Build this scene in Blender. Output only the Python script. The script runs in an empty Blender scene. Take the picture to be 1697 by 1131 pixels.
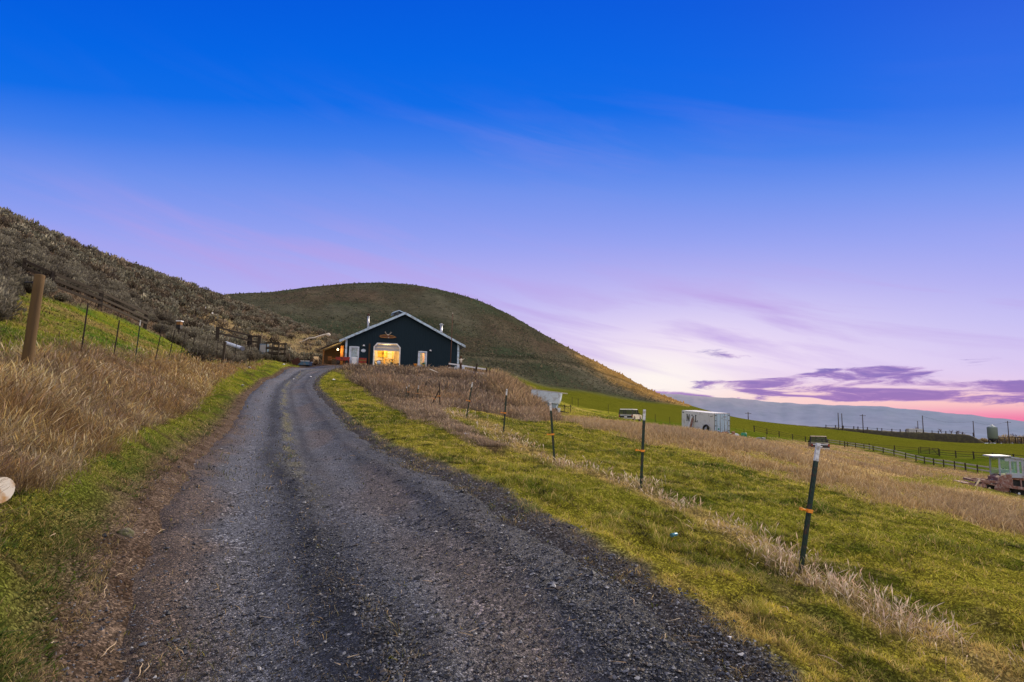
import bpy, math, random
import numpy as np
from mathutils import Vector, Matrix, Euler
random.seed(7)
rng = np.random.default_rng(11)
S = bpy.context.scene
C = bpy.data.collections.new("place"); S.collection.children.link(C)
rad = math.radians

# ------------------------------------------------------------------ camera
EYE = 1.65
FPX, PITCH, ROLL = 1000.0, rad(7.0), rad(1.0)
cam_d = bpy.data.cameras.new("camera"); cam = bpy.data.objects.new("camera", cam_d)
C.objects.link(cam); S.camera = cam
cam_d.sensor_width = 36; cam_d.lens = 36 * FPX / 1697; cam_d.clip_start = .1; cam_d.clip_end = 40000
cam.location = (0, 0, EYE)
cR = np.array([1, 0, 0.]); cF = np.array([0, math.cos(PITCH), math.sin(PITCH)]); cU = np.array([0, -math.sin(PITCH), math.cos(PITCH)])
R_ = cR * math.cos(ROLL) + cU * math.sin(ROLL); U_ = cU * math.cos(ROLL) - cR * math.sin(ROLL)
cam.matrix_world = Matrix(((R_[0], U_[0], -cF[0], 0), (R_[1], U_[1], -cF[1], 0), (R_[2], U_[2], -cF[2], EYE), (0, 0, 0, 1)))

def ray(px, py):
    return cF + R_ * ((px - 848.5) / FPX) + U_ * (-(py - 565.5) / FPX)
def P(px, py, Y):
    """the point at forward distance Y along the sight line measured in the survey of the photograph"""
    d = ray(px, py); return np.array([0, 0, EYE]) + d * (Y / d[1])

# ------------------------------------------------------------------ surveyed ground points (px, py, distance)
SV = """130 1131 3.74;1290 1131 3.74;710 1131 3.74;185 1000 4.68;1100 1000 4.68;640 1000 4.68;215 900 5.76;950 900 5.76;270 800 8.05;790 800 8.05;325 750 12;660 750 12;370 700 19.5;590 700 19.5;
388 670 25.5;560 670 25.5;420 640 39;530 640 40;455 625 51;530 625 51;490 611 64;560 611 64;545 606 70;
0 1131 3.35;0 1000 3.9;0 870 4.9;0 760 6.4;0 670 8.6;0 625 11;60 605 11.5;0 575 15;0 535 20;0 487 29;0 433 42;0 366 62;0 376 95;-250 1000 3.3;-250 760 6;-250 560 13;-250 400 35;-250 260 65;
95 1000 4.35;120 900 5.3;110 820 6.2;180 740 9;240 690 14;60 690 8.8;150 640 13;240 640 20;310 660 23;
136 590 18;188 592 21.5;224 597 25;300 600 33;370 600 43;420 604 54;462 598 62;
100 522 28;200 550 37;300 577 50;400 586 66;480 596 80;
100 460 44;200 490 58;300 520 76;400 550 95;480 580 110;530 585 112;
100 406 74;200 442 90;300 477 107;380 504 126;450 529 140;540 557 150;200 455 145;380 510 190;450 535 200;540 560 210;
560 605 74;640 606 76;750 609 82;640 610 90;560 606 100;720 612 95;800 612 100;480 604 95;
690 621 65;760 624 64;810 630 62;640 618 65;850 650 56;868 664 57;892 681 56;906 682 57;880 679 57;740 674 31;850 690 37;925 692 46;622 650 35;620 634 52;690 650 39;760 640 46;830 660 46;650 675 27;
1327 940 6.1;1062 815 9.2;919 770 12.2;834 720 16.6;773 692 21.5;722 676 27;1560 1060 4.75;
1697 1131 4.2;1697 950 7;1697 890 12;1500 830 14;1300 765 20;1150 720 25;1000 705 30;1697 838 26;1665 815 38;1600 792 58;1450 760 60;1350 748 70;1190 722 86;1130 711 92;1045 697 68;1000 690 74;940 682 58;1000 682 100;920 668 105;
1950 1131 4.2;1950 900 14;1950 800 90;1950 760 300;
1634 787 93;1581 777 107;1512 764 130;1390 738 172;1687 767 112;1610 761 124;1523 752 140;1345 733 178;1250 716 150;
1697 744 330;1600 737 322;1400 714 305;1300 703 300;1200 688 298;1140 672 292;1000 655 262;900 640 242;870 632 235;800 612 225;700 606 230;
1697 754 225;1600 747.5 222;1500 735 222;1400 724 225;1300 711.5 215;1200 697 200;1697 768 470;1400 745 460;1300 735 460;1200 716 450;1140 690 410;
560 585 250;480 560 260;400 530 280;560 530 330;700 555 310;850 590 290;950 625 295;1050 655 300;700 520 360;800 560 330;
380 490 400;420 489 410;500 483 420;560 477 430;640 474 440;700 477.5 440;760 491 435;830 518 425;900 555 410;960 587 390;1000 607 375;1060 640 345;1130 668 312;
380 520 560;560 510 590;700 510 590;830 550 570;960 620 540;1060 670 500;200 520 400;0 480 400;200 540 600;0 500 600"""
pts = []
for t in SV.replace("\n", "").split(";"):
    if t.strip():
        x, y, Y = map(float, t.split()); p = P(x, y, Y)
        r = math.hypot(p[0], p[1]); pts.append((math.atan2(p[0], p[1]), math.log(r), (p[2] - EYE) / r))
for a, r, z in [(-1.1, 1.3, .05), (0, 1.2, -.05), (1.1, 1.3, -.15), (-1.1, 3, .5), (-1.1, 6, 1.5), (-1.1, 12, 4), (-1.1, 30, 10), (-1.1, 60, 22), (-1.1, 100, 26), (-1.1, 300, 20), (-1.1, 800, -20),
                (1.1, 3, -.35), (1.1, 6, -.8), (1.1, 12, -1.6), (1.1, 30, -4), (1.1, 60, -7), (1.1, 120, -11), (1.1, 300, -22), (1.1, 800, -95),
                (.7, 800, -95), (.4, 800, -90), (.2, 850, -60), (0, 850, -20), (-.3, 850, -20), (-.6, 850, -20), (.7, 560, -40), (.55, 560, -38), (.4, 540, -30)]:
    pts.append((a, math.log(r), (z - EYE) / r))
pts = np.array(pts)
KA, KC = 2.2, .12
def _phi(d2): return np.sqrt(d2 + KC * KC)
def _uv(a, v): return np.stack([a * KA, v], -1)
cu = _uv(pts[:, 0], pts[:, 1]); n = len(cu)
A = np.zeros((n + 3, n + 3)); A[:n, :n] = _phi(((cu[:, None] - cu[None]) ** 2).sum(-1)) - np.eye(n) * .004
A[:n, n] = 1; A[:n, n + 1:] = cu; A[n:, :n] = A[:n, n:].T
W = np.linalg.solve(A, np.concatenate([pts[:, 2], [0, 0, 0]]))
def slope(a, v):
    sh = a.shape; u = _uv(a.ravel(), v.ravel()); out = np.empty(len(u))
    for i in range(0, len(u), 20000):
        q = u[i:i + 20000]; out[i:i + 20000] = _phi(((q[:, None] - cu[None]) ** 2).sum(-1)) @ W[:n] + W[n] + q @ W[n + 1:]
    return out.reshape(sh)

# ------------------------------------------------------------------ noise helpers
def _hash(ix, iy, s):
    h = (ix.astype(np.int64) * 374761393 + iy.astype(np.int64) * 668265263 + s * 974634777) & 0xffffffff
    h = ((h ^ (h >> 13)) * 1274126177) & 0xffffffff
    return ((h ^ (h >> 16)) & 0xffff) / 65535.0
def vnoise(x, y, s=0):
    ix, iy = np.floor(x), np.floor(y); fx, fy = x - ix, y - iy
    fx = fx * fx * (3 - 2 * fx); fy = fy * fy * (3 - 2 * fy)
    a, b, c, d = _hash(ix, iy, s), _hash(ix + 1, iy, s), _hash(ix, iy + 1, s), _hash(ix + 1, iy + 1, s)
    return a + (b - a) * fx + (c - a) * fy + (a - b - c + d) * fx * fy
def fbm(x, y, o=4, s=0):
    t = 0; w = .5; n_ = 0
    for i in range(o):
        t = t + w * vnoise(x, y, s + i * 17); n_ += w; w *= .5; x, y = x * 2.03 + 3.1, y * 2.03 - 1.7
    return t / n_
def sstep(a, b, x):
    t = np.clip((x - a) / (b - a), 0, 1); return t * t * (3 - 2 * t)
def lerp(a, b, t): return a + (b - a) * np.asarray(t)[..., None]

# ------------------------------------------------------------------ terrain grid (azimuth, log distance)
A0, A1, NA = -1.12, 1.12, 900
V0, V1, NV = math.log(1.2), math.log(900), 760
ga = np.linspace(A0, A1, NA); gv = np.linspace(V0, V1, NV)
GA, GV = np.meshgrid(ga, gv, indexing='ij')
# the interpolant is smooth: sample coarse, refine bilinearly
ca, cv = np.linspace(A0, A1, 300), np.linspace(V0, V1, 300)
CS = slope(*np.meshgrid(ca, cv, indexing='ij'))
def bil(T, a, v, na, nv):
    x = np.clip((a - A0) / (A1 - A0) * (na - 1), 0, na - 1.001); y = np.clip((v - V0) / (V1 - V0) * (nv - 1), 0, nv - 1.001)
    i, j = x.astype(int), y.astype(int); fx, fy = x - i, y - j
    return T[i, j] * (1 - fx) * (1 - fy) + T[i + 1, j] * fx * (1 - fy) + T[i, j + 1] * (1 - fx) * fy + T[i + 1, j + 1] * fx * fy
def av(X, Y):
    return np.arctan2(X, Y), np.log(np.maximum(np.hypot(X, Y), .2))
def hsmooth(X, Y):
    a, v = av(X, Y); return EYE + np.exp(v) * bil(CS, a, v, 300, 300)
def hit(px, py, r0=2.0):
    """where the sight line first meets the ground"""
    d = ray(px, py); a = math.atan2(d[0], d[1]); s = d[2] / math.hypot(d[0], d[1])
    v = np.linspace(math.log(r0), V1, 3000); g = bil(CS, np.full(3000, a), v, 300, 300)
    k = np.nonzero(g >= s)[0]; k = k[0] if len(k) else 2500
    r = math.exp(v[k]); return np.array([r * math.sin(a), r * math.cos(a), EYE + r * s])

# ------------------------------------------------------------------ road centre line
edges = [(130, 1290, 1131, 3.74), (185, 1100, 1000, 4.68), (215, 950, 900, 5.76), (270, 790, 800, 8.05), (325, 660, 750, 12), (370, 590, 700, 19.5), (388, 560, 670, 25.5), (420, 530, 640, 39.5), (455, 530, 625, 51), (490, 560, 611, 64)]
cl = []
for l, r_, y, Y in edges:
    a, b = P(l, y, Y), P(r_, y, Y); cl.append((a + b)[:2] / 2)
cl = [np.array([cl[0][0] + 1.15, .2])] + cl + [np.array([-19.5, 73]), np.array([-15.5, 80])]
cl = np.array(cl)
def catmull(p, per=24):
    out = []
    q = np.vstack([2 * p[0] - p[1], p, 2 * p[-1] - p[-2]])
    for i in range(1, len(q) - 2):
        for t in np.linspace(0, 1, per, endpoint=False):
            out.append(.5 * (2 * q[i] + (q[i + 1] - q[i - 1]) * t + (2 * q[i - 1] - 5 * q[i] + 4 * q[i + 1] - q[i + 2]) * t * t + (3 * q[i] - q[i - 1] - 3 * q[i + 1] + q[i + 2]) * t ** 3))
    return np.array(out + [q[-2]])
RC = catmull(cl)
for _ in range(12): RC[1:-1] = .25 * RC[:-2] + .5 * RC[1:-1] + .25 * RC[2:]
RT = np.gradient(RC, axis=0); RT /= np.linalg.norm(RT, axis=1)[:, None]; RN = np.stack([RT[:, 1], -RT[:, 0]], 1)   # to the right
RS = np.concatenate([[0], np.cumsum(np.linalg.norm(np.diff(RC, axis=0), axis=1))])
def roadcoord(X, Y):
    """signed distance to the right of the road's centre line, and the distance along it"""
    X = np.asarray(X, float).ravel(); Y = np.asarray(Y, float).ravel(); t = np.full(X.shape, 99.0); s = np.zeros(X.shape)
    near = np.nonzero(np.hypot(X, Y) < 100)[0]
    for i in range(0, len(near), 8000):
        k = near[i:i + 8000]; dx = X[k, None] - RC[None, :, 0]; dy = Y[k, None] - RC[None, :, 1]
        j = np.argmin(dx * dx + dy * dy, 1); ar = np.arange(len(k))
        t[k] = dx[ar, j] * RN[j, 0] + dy[ar, j] * RN[j, 1]; s[k] = RS[j] + dx[ar, j] * RT[j, 0] + dy[ar, j] * RT[j, 1]
        far = np.hypot(dx[ar, j], dy[ar, j]); end = far > np.abs(t[k]) + 1.0; t[k] = np.where(end, np.sign(t[k] + 1e-9) * far, t[k])
    return t, s
HW = 2.05
print("road width check", [round(float(np.linalg.norm(P(l, y, Y) - P(r_, y, Y))), 2) for l, r_, y, Y in edges])

# ------------------------------------------------------------------ named patches of ground, as polygons on the ground
def patch(txt):
    out = []
    for q in txt.split():
        x, y = q.split(","); p = hit(float(x), float(y)); out.append(p[:2])
    return np.array(out)
def inside(poly, X, Y):
    r = np.zeros(X.shape, bool); j = len(poly) - 1
    for i in range(len(poly)):
        xi, yi = poly[i]; xj, yj = poly[j]
        c = ((yi > Y) != (yj > Y)) & (X < (xj - xi) * (Y - yi) / (yj - yi + 1e-12) + xi); r ^= c; j = i
    return r
def wobble(X, Y, jit=.18, rel=.032):
    R = np.hypot(X, Y); j = (jit + rel * R) * 2.4; f = 1.0 / (.6 + .12 * R.clip(0, 60)); out = []
    for k in range(4):
        out.append((X + (fbm(X * f, Y * f, 3, 5 + 7 * k) - .5) * j, Y + (fbm(X * f + 9, Y * f + 4, 3, 8 + 7 * k) - .5) * j))
    return out
def soft(poly, wob):
    t = 0; lo, hi = poly.min(0) - 6, poly.max(0) + 6
    for x, y in wob:
        m = (x > lo[0]) & (x < hi[0]) & (y > lo[1]) & (y < hi[1]); q = np.zeros(len(x)); q[m] = inside(poly, x[m], y[m]); t = t + q
    return t / len(wob)
# ------------------------------------------------------------------ materials
def new_mat(name):
    m = bpy.data.materials.new(name); m.use_nodes = True; nt = m.node_tree; nt.nodes.clear()
    out = nt.nodes.new("ShaderNodeOutputMaterial"); return m, nt, out
def N(nt, typ, **kw):
    nd = nt.nodes.new(typ)
    for k, v in kw.items():
        if k in nd.inputs: nd.inputs[k].default_value = v
        else: setattr(nd, k, v)
    return nd
def L(nt, a, b): nt.links.new(a, b)
def mixc(nt, fac, a, b, mode='MIX'):
    m = nt.nodes.new("ShaderNodeMix"); m.data_type = 'RGBA'; m.blend_type = mode
    for sock, v in ((m.inputs[0], fac), (m.inputs[6], a), (m.inputs[7], b)):
        if hasattr(v, 'node'): L(nt, v, sock)
        elif isinstance(v, (int, float)): sock.default_value = v
        else: sock.default_value = (*v[:3], 1)
    return m.outputs[2]
def ramp(nt, fac, stops, interp='LINEAR'):
    r = nt.nodes.new("ShaderNodeValToRGB"); r.color_ramp.interpolation = interp
    e = r.color_ramp.elements
    while len(e) > 1: e.remove(e[-1])
    for i, (p, c) in enumerate(stops):
        if i == 0: e[0].position = p; el = e[0]
        else: el = e.new(p)
        el.color = (*c, 1) if len(c) == 3 else c
    if fac is not None: L(nt, fac, r.inputs[0])
    return r.outputs[0]
def math_(nt, op, a, b=None, c=None, clamp=False):
    m = nt.nodes.new("ShaderNodeMath"); m.operation = op; m.use_clamp = clamp
    for i, v in enumerate((a, b, c)):
        if v is None: continue
        if hasattr(v, 'node'): L(nt, v, m.inputs[i])
        else: m.inputs[i].default_value = v
    return m.outputs[0]
def noise(nt, scale, detail=4, rough=.6, coord=None, dist=0):
    t = N(nt, "ShaderNodeTexNoise"); t.inputs["Scale"].default_value = scale; t.inputs["Detail"].default_value = detail
    t.inputs["Roughness"].default_value = rough; t.inputs["Distortion"].default_value = dist
    if coord is not None: L(nt, coord, t.inputs["Vector"])
    return t.outputs["Fac"]
def principled(nt, out, col, rough=.8, metal=0, spec=.3, normal=None):
    b = nt.nodes.new("ShaderNodeBsdfPrincipled")
    for sock, v in ((b.inputs["Base Color"], col), (b.inputs["Roughness"], rough), (b.inputs["Metallic"], metal)):
        if hasattr(v, 'node'): L(nt, v, sock)
        elif isinstance(v, (int, float)): sock.default_value = v
        else: sock.default_value = (*v[:3], 1)
    b.inputs["Specular IOR Level"].default_value = spec
    if normal is not None: L(nt, normal, b.inputs["Normal"])
    L(nt, b.outputs[0], out.inputs[0]); return b
def bump(nt, h, strength=.5, dist=.05):
    b = nt.nodes.new("ShaderNodeBump"); b.inputs["Strength"].default_value = strength; b.inputs["Distance"].default_value = dist
    L(nt, h, b.inputs["Height"]); return b.outputs[0]
def attr(nt, name):
    a = nt.nodes.new("ShaderNodeAttribute"); a.attribute_name = name; return a
def geo_pos(nt): return nt.nodes.new("ShaderNodeNewGeometry").outputs["Position"]
def obj_co(nt): return nt.nodes.new("ShaderNodeTexCoord").outputs["Object"]

def solid(name, col, rough=.7, metal=0, spec=.3, var=.25, vscale=6, dirt=None, dirt_scale=3, bump_s=0.0, dirt_amt=.5):
    """painted / weathered surface: base colour broken by two noises and patches of a second colour"""
    m, nt, out = new_mat(name); co = obj_co(nt)
    f = noise(nt, vscale, 6, .65, co)
    c = mixc(nt, f, tuple(x * (1 - var) for x in col), tuple(min(1, x * (1 + var)) for x in col))
    if dirt:
        d = noise(nt, dirt_scale, 8, .7, co, .4); d = ramp(nt, d, [(.62 - dirt_amt * .3, (0, 0, 0)), (.72 - dirt_amt * .2, (1, 1, 1))])
        c = mixc(nt, d, c, dirt)
    nrm = bump(nt, f, bump_s, .02) if bump_s else None
    principled(nt, out, c, rough, metal, spec, nrm); return m
def emis(name, col, s):
    m, nt, out = new_mat(name); e = N(nt, "ShaderNodeEmission"); e.inputs[0].default_value = (*col, 1); e.inputs[1].default_value = s
    L(nt, e.outputs[0], out.inputs[0]); return m

# ------------------------------------------------------------------ mesh from arrays
def np_mesh(name, verts, faces_flat, face_sizes, mat, smooth=False, col=None, extra=None):
    me = bpy.data.meshes.new(name); nv = len(verts)
    me.vertices.add(nv); me.vertices.foreach_set("co", np.ascontiguousarray(verts, np.float32).ravel())
    me.loops.add(len(faces_flat)); me.loops.foreach_set("vertex_index", np.ascontiguousarray(faces_flat, np.int32))
    me.polygons.add(len(face_sizes)); st = np.concatenate([[0], np.cumsum(face_sizes)[:-1]]).astype(np.int32)
    me.polygons.foreach_set("loop_start", st)
    me.polygons.foreach_set("use_smooth", np.full(len(face_sizes), smooth, bool))
    if col is not None:
        at = me.attributes.new("Col", 'FLOAT_COLOR', 'POINT'); c4 = np.ones((nv, 4), np.float32); c4[:, :3] = col; at.data.foreach_set("color", c4.ravel())
    for k, a in (extra or {}).items():
        at = me.attributes.new(k, 'FLOAT', 'POINT'); at.data.foreach_set("value", np.ascontiguousarray(a, np.float32).ravel())
    me.materials.append(mat); me.update(calc_edges=True); me.validate(); return me
def link(name, me, parent=None, **props):
    o = bpy.data.objects.new(name, me); C.objects.link(o)
    if parent is not None: o.parent = parent
    for k, v in props.items(): o[k] = v
    return o
def grid_faces(ni, nj, mask=None):
    i, j = np.meshgrid(np.arange(ni - 1), np.arange(nj - 1), indexing='ij'); k = (i * nj + j)
    f = np.stack([k, k + nj, k + nj + 1, k + 1], -1).reshape(-1, 4)       # counter-clockwise seen from above after the flip below
    f = f[:, ::-1]
    return f if mask is None else f[mask.ravel()]

# ------------------------------------------------------------------ ground patches, heights and colours
poly = {k: patch(v) for k, v in dict(
    band="940,690 1030,698 1130,713 1210,724 1290,730 1345,731 1390,739 1512,766 1581,778 1634,789 1697,802 1697,830 1697,893 1500,846 1340,806 1200,766 1080,735 985,712",
    lane="1290,752 1340,762 1420,783 1500,800 1560,812 1697,838 1697,822 1600,806 1520,794 1430,775 1370,758 1310,744",
    green="1470,792 1560,785 1640,797 1697,812 1697,826 1600,812 1500,806",
    mound="556,613 640,607 760,612 830,617 880,650 925,690 870,700 800,684 730,674 700,684 640,668 585,640",
    weeds="590,640 700,682 800,724 860,742 850,762 780,730 690,698 600,655",
    field="1140,671 1300,702 1500,722 1697,743 1697,760 1523,746 1345,729 1230,712 1130,702 1000,681 930,666 870,640 872,632",
    pasture="1400,738 1523,753 1697,770 1697,797 1634,788 1512,765",
    strip="0,610 60,612 130,616 220,616 330,606 330,582 270,560 225,541 190,528 130,512 60,490 0,480",
    spur_light="815,522 850,545 880,568 915,590 960,606 930,606 890,592 855,570 825,545",
    tanbank="296,532 350,546 420,566 470,586 530,597 548,566 528,549 500,556 470,562 440,552 390,534 330,518",
).items()}
fence_r = np.array([P(x, y, Y)[:2] for x, y, Y in [(1760, 1180, 4.0), (1560, 1060, 4.75), (1327, 940, 6.1), (1062, 815, 9.2), (919, 770, 12.2), (834, 720, 16.6), (773, 692, 21.5), (722, 676, 27), (690, 650, 38)]])
fence_l = np.array([P(x, y, Y)[:2] for x, y, Y in [(-350, 620, 7), (40, 610, 10.5), (136, 590, 18), (188, 592, 21.5), (224, 597, 25), (300, 600, 33), (370, 600, 43), (420, 604, 54), (462, 598, 62), (500, 600, 75)]])
def dist_line(X, Y, Lp):
    """signed distance to a polyline, positive on its right"""
    best = np.full(X.shape, 1e9); sg = np.zeros(X.shape)
    for a, b in zip(Lp[:-1], Lp[1:]):
        d = b - a; l2 = d @ d; u = np.clip(((X - a[0]) * d[0] + (Y - a[1]) * d[1]) / l2, 0, 1)
        ex, ey = X - a[0] - u * d[0], Y - a[1] - u * d[1]; dd = np.hypot(ex, ey); m = dd < best
        best[m] = dd[m]; sg[m] = np.sign(d[1] * ex - d[0] * ey)[m]
    return best * sg

def regions(X, Y):
    """weights of every kind of ground cover at the points X, Y"""
    X = np.asarray(X, float).ravel(); Y = np.asarray(Y, float).ravel(); R = np.hypot(X, Y); a, v = av(X, Y)
    t, s = roadcoord(X, Y); w = {}
    near = R < 130
    dl = np.where(near, dist_line(X, Y, fence_l), -50); dr = np.where(near, dist_line(X, Y, fence_r), 50)
    n1 = fbm(X * .8, Y * .8, 4, 1) - .5; n2 = fbm(X * .22, Y * .22, 4, 2) - .5; n3 = fbm(X * 3, Y * 3, 3, 3) - .5
    w['t'], w['s'], w['dl'], w['dr'] = t, s, dl, dr
    z1 = np.zeros_like(X)
    wb = wobble(X, Y)
    for k, p in poly.items(): w[k] = soft(p, wb)
    leftside = (t < 0) & (R < 95)
    w['road'] = sstep(HW + .15, HW - .1, np.abs(t) + n3 * .25)
    verge = -t - HW                                        # distance beyond the left edge
    vw = .22 + .02 * s.clip(0, 60) + n1 * .9 + .45 * np.exp(-s / 2.5)
    w['bank'] = np.where(leftside, sstep(vw, vw + .5, verge), 0) * sstep(.35, -.55, -(dl) - .4 + n1 * 1.2)      # road side of the fence
    beyond = np.where(leftside | (a < -.28), sstep(-.1, .9, -dl - .2 + n1 * 1.2), 0)
    w['sage'] = np.where((a < -.2) & (R > 15) & (R < 230), 1, 0) * beyond * (1 - w['strip']) * sstep(60, 75, R + 0 * X) + np.where((a < -.4) & (R <= 75), 1, 0) * beyond * (1 - w['strip']) * sstep(75, 60, R)
    w['sage'] = np.clip(w['sage'], 0, 1) * sstep(24, 30, R + n2 * 6)
    w['sage'] = w['sage'] * (1 - .85 * w['tanbank']); w['upper'] = beyond
    w['verge_l'] = np.where(leftside, 1, 0) * (1 - w['road']) * (1 - w['bank']) * (1 - beyond)
    w['fence'] = np.exp(-((dr + n1 * .5) / (.22 + .012 * R)) ** 2) * (R < 32) * (t > 0)
    w['yard'] = ((R > 66) & (R < 104) & (a > -.34) & (a < -.04)) * (1 - w['mound'])
    w['far'] = sstep(95, 140, R)
    w.update(n1=n1, n2=n2, n3=n3, R=R, a=a); return w

def c3(*v): return np.array(v, float)
COL = dict(lawn=c3(.185, .190, .022), lawn_d=c3(.06, .085, .010), lawn_y=c3(.30, .265, .035), straw=c3(.40, .28, .13), dry=c3(.30, .19, .085), dry_d=c3(.12, .07, .03), soil=c3(.055, .036, .024),
           mauve=c3(.16, .105, .075), mauve_d=c3(.07, .045, .034), field=c3(.082, .092, .009), field_l=c3(.125, .125, .014), sage=c3(.095, .098, .070), tan=c3(.25, .18, .10), hill=c3(.098, .094, .066), hill_g=c3(.046, .060, .036), green=c3(.06, .12, .012))
def ground_colour(X, Y, w):
    n1, n2, n3 = w['n1'], w['n2'], w['n3']
    c = lerp(COL['lawn'], COL['lawn_y'], np.clip(.4 + n2 * 2.0 + n1 * .6, 0, 1))
    c = lerp(c, COL['lawn_d'], sstep(.0, .2, n1 * .9 + n3 * .5) * .85)
    c = lerp(c, COL['straw'], sstep(.12, .3, n2 + .35 * n3) * .4)
    c = lerp(c, lerp(c3(.055, .085, .006), c3(.09, .11, .012), np.clip(.5 + 2 * n2, 0, 1)), np.maximum(w['pasture'], sstep(70, 95, w['R']) * (w['a'] > .2)) * .9)
    c = lerp(c, lerp(COL['dry'], COL['straw'], np.clip(.5 + n1 * 2, 0, 1)), np.clip(w['band'] * (.3 + .8 * sstep(-.2, .12, n1 + .6 * n2)), 0, 1) * .95)
    c = lerp(c, COL['straw'] * 1.1, w['lane'] * .6); c = lerp(c, COL['lawn'] * .8, w['green'] * .8)
    fs = np.sin((X * .5 + Y * .86) * 1.1 + n2 * 2) * .5 + .5
    c = lerp(c, lerp(COL['field'], COL['field_l'], np.clip(.25 + .35 * fs * .5 + n2 * .8, 0, 1)), np.maximum(w['field'], sstep(200, 230, w['R']) * (w['a'] > -.02)))
    c = lerp(c, lerp(COL['soil'] * 1.4, COL['mauve_d'], np.clip(.5 + n1, 0, 1)), np.clip(w['mound'] + w['weeds'], 0, 1) * .9)
    c = lerp(c, COL['straw'], w['fence'] * .6)
    up = lerp(COL['lawn'], COL['green'] * 1.2, np.clip(.5 + n1 * 2, 0, 1)); up = lerp(up, COL['dry'], sstep(.05, .25, n2 + n3 * .3) * .6)
    c = lerp(c, up, w['upper'])
    c = lerp(c, lerp(c3(.125, .095, .065), c3(.085, .065, .05), np.clip(.5 + n2 * 2.4, 0, 1)), w['sage'])
    c = lerp(c, lerp(COL['dry_d'], COL['dry'] * .8, np.clip(.5 + n1 * 1.5, 0, 1)), w['bank'])
    vl = lerp(COL['lawn_d'] * 1.4, COL['lawn'] * 1.05, np.clip(.5 + n1 * 2 + n3, 0, 1)); vl = lerp(vl, COL['soil'], sstep(.06, .24, n3 * .8 - n1 * .6 + .02) * .7)
    c = lerp(c, vl, w['verge_l'])
    # brown dirt beside the left wheel track
    c = lerp(c, c3(.075, .072, .06), .8 * sstep(HW + .02, HW - .25, w['t'] + n3 * .8 + n1 * .6) * (w['t'] > 0) * (w['s'] < 60))
    dirt = np.exp(-((w['t'] + HW - .15 + n1 * .5) / .45) ** 2) * (w['s'] < 32)
    c = lerp(c, lerp(c3(.062, .043, .032), c3(.115, .086, .066), np.clip(.5 + 2 * n3, 0, 1)), dirt * .9)
    c = lerp(c, lerp(lerp(c3(.062, .043, .032), c3(.115, .086, .066), np.clip(.5 + 2 * n3, 0, 1)), c3(.075, .07, .072), sstep(-1.2, -.8, w['t'])), np.clip(w['road'] + w['yard'], 0, 1))
    hz = (w['R'] > 90) * (w['R'] < 135) * sstep(-.36, -.30, w['a']) * sstep(-.16, -.22, w['a'])
    c = lerp(c, COL['tan'], np.maximum(hz * .8, w['tanbank'] * .85))
    return c
def height(X, Y, w):
    z = hsmooth(X, Y); R = w['R']; k = sstep(1.5, 6, R) * (1 - w['road']) * .9 + .1
    amp = .10 * sstep(0, 1, w['upper'] + 0) + .05
    z = z + k * ((fbm(X * 2.4, Y * 2.4, 4, 21) - .5) * .19 + (fbm(X * .5, Y * .5, 3, 22) - .5) * (.10 + .25 * w['bank'])) * sstep(200, 60, R)
    z = z + (fbm(X * .03, Y * .03, 4, 23) - .5) * 3.2 * sstep(170, 300, R) * (w['a'] < .2) + (fbm(X * .15, Y * .15, 3, 24) - .5) * .5 * sstep(60, 200, R) * (w['a'] < .2)
    z = z + .10 * w['mound'] * (fbm(X * .7, Y * .7, 3, 29) - .5)
    vl = -w['t'] - HW
    z = z + np.where((w['t'] < 0) & (R < 60), .10 * np.exp(-((vl - .55) / .3) ** 2), 0)        # small crumbling lip of the bank
    inr = sstep(HW - .15, HW - .55, np.abs(w['t']))
    return z - .07 * inr
gX, gY = (np.exp(GV) * np.sin(GA)).ravel(), (np.exp(GV) * np.cos(GA)).ravel()
w_g = regions(gX, gY)
gZ = height(gX, gY, w_g); gC = ground_colour(gX, gY, w_g)
HG = gZ.reshape(NA, NV)
def H(X, Y):
    a, v = av(X, Y); return bil(HG, a, v, NA, NV)
def on(px, py, r0=2.0, dz=0.0):
    p = hit(px, py, r0); return Vector((p[0], p[1], float(H(np.array([p[0]]), np.array([p[1]]))[0]) + dz))
def zg(x, y): return float(H(np.array([x], float), np.array([y], float))[0])

# the hill behind the barn is everything past its foot line
foot = [(-1.12, 190), (-.75, 175), (-.5, 180), (-.36, 170), (-.30, 165), (-.25, 175), (-.15, 215), (-.05, 228), (.02, 237), (.06, 244), (.155, 268), (.285, 296), (.30, 420), (.33, 2000), (1.2, 2000)]
fa, fr = np.array(foot).T
fcur = np.interp(w_g['a'], fa, fr) * (1 + (w_g['n2']) * .02)
is_hill = (w_g['R'] > fcur)
hc = lerp(COL['hill'], COL['hill_g'], np.clip(.5 + 2.6 * (fbm(gX * .018, gY * .03, 4, 31) - .5), 0, 1))
hc = lerp(hc, COL['mauve'] * .55, sstep(.5, .75, fbm(gX * .03 + 5, gY * .02, 4, 33)) * .6)
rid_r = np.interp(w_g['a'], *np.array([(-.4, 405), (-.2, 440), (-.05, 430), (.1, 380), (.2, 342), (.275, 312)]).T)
hc = lerp(hc, c3(.40, .25, .08), np.clip(sstep(.06, .17, w_g['a'] + w_g['n2'] * .08) * sstep(.86, 1.0, w_g['R'] / rid_r + w_g['n2'] * .06), 0, 1) * .9)  # sunset rim glow painted gold into the right flank's ridge colour
hc = lerp(hc, c3(.155, .135, .090), soft(poly['spur_light'], wobble(gX, gY, 1, .02)) * .45)  # lit spur put in as a paler patch, not by the ground's shape
trk = np.array([hit(*q)[:2] for q in ((745, 590), (800, 593), (860, 597), (920, 603), (975, 612), (1030, 630), (1075, 648))]); td = dist_line(gX, gY, trk) + (w_g['n1']) * 1.5
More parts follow.
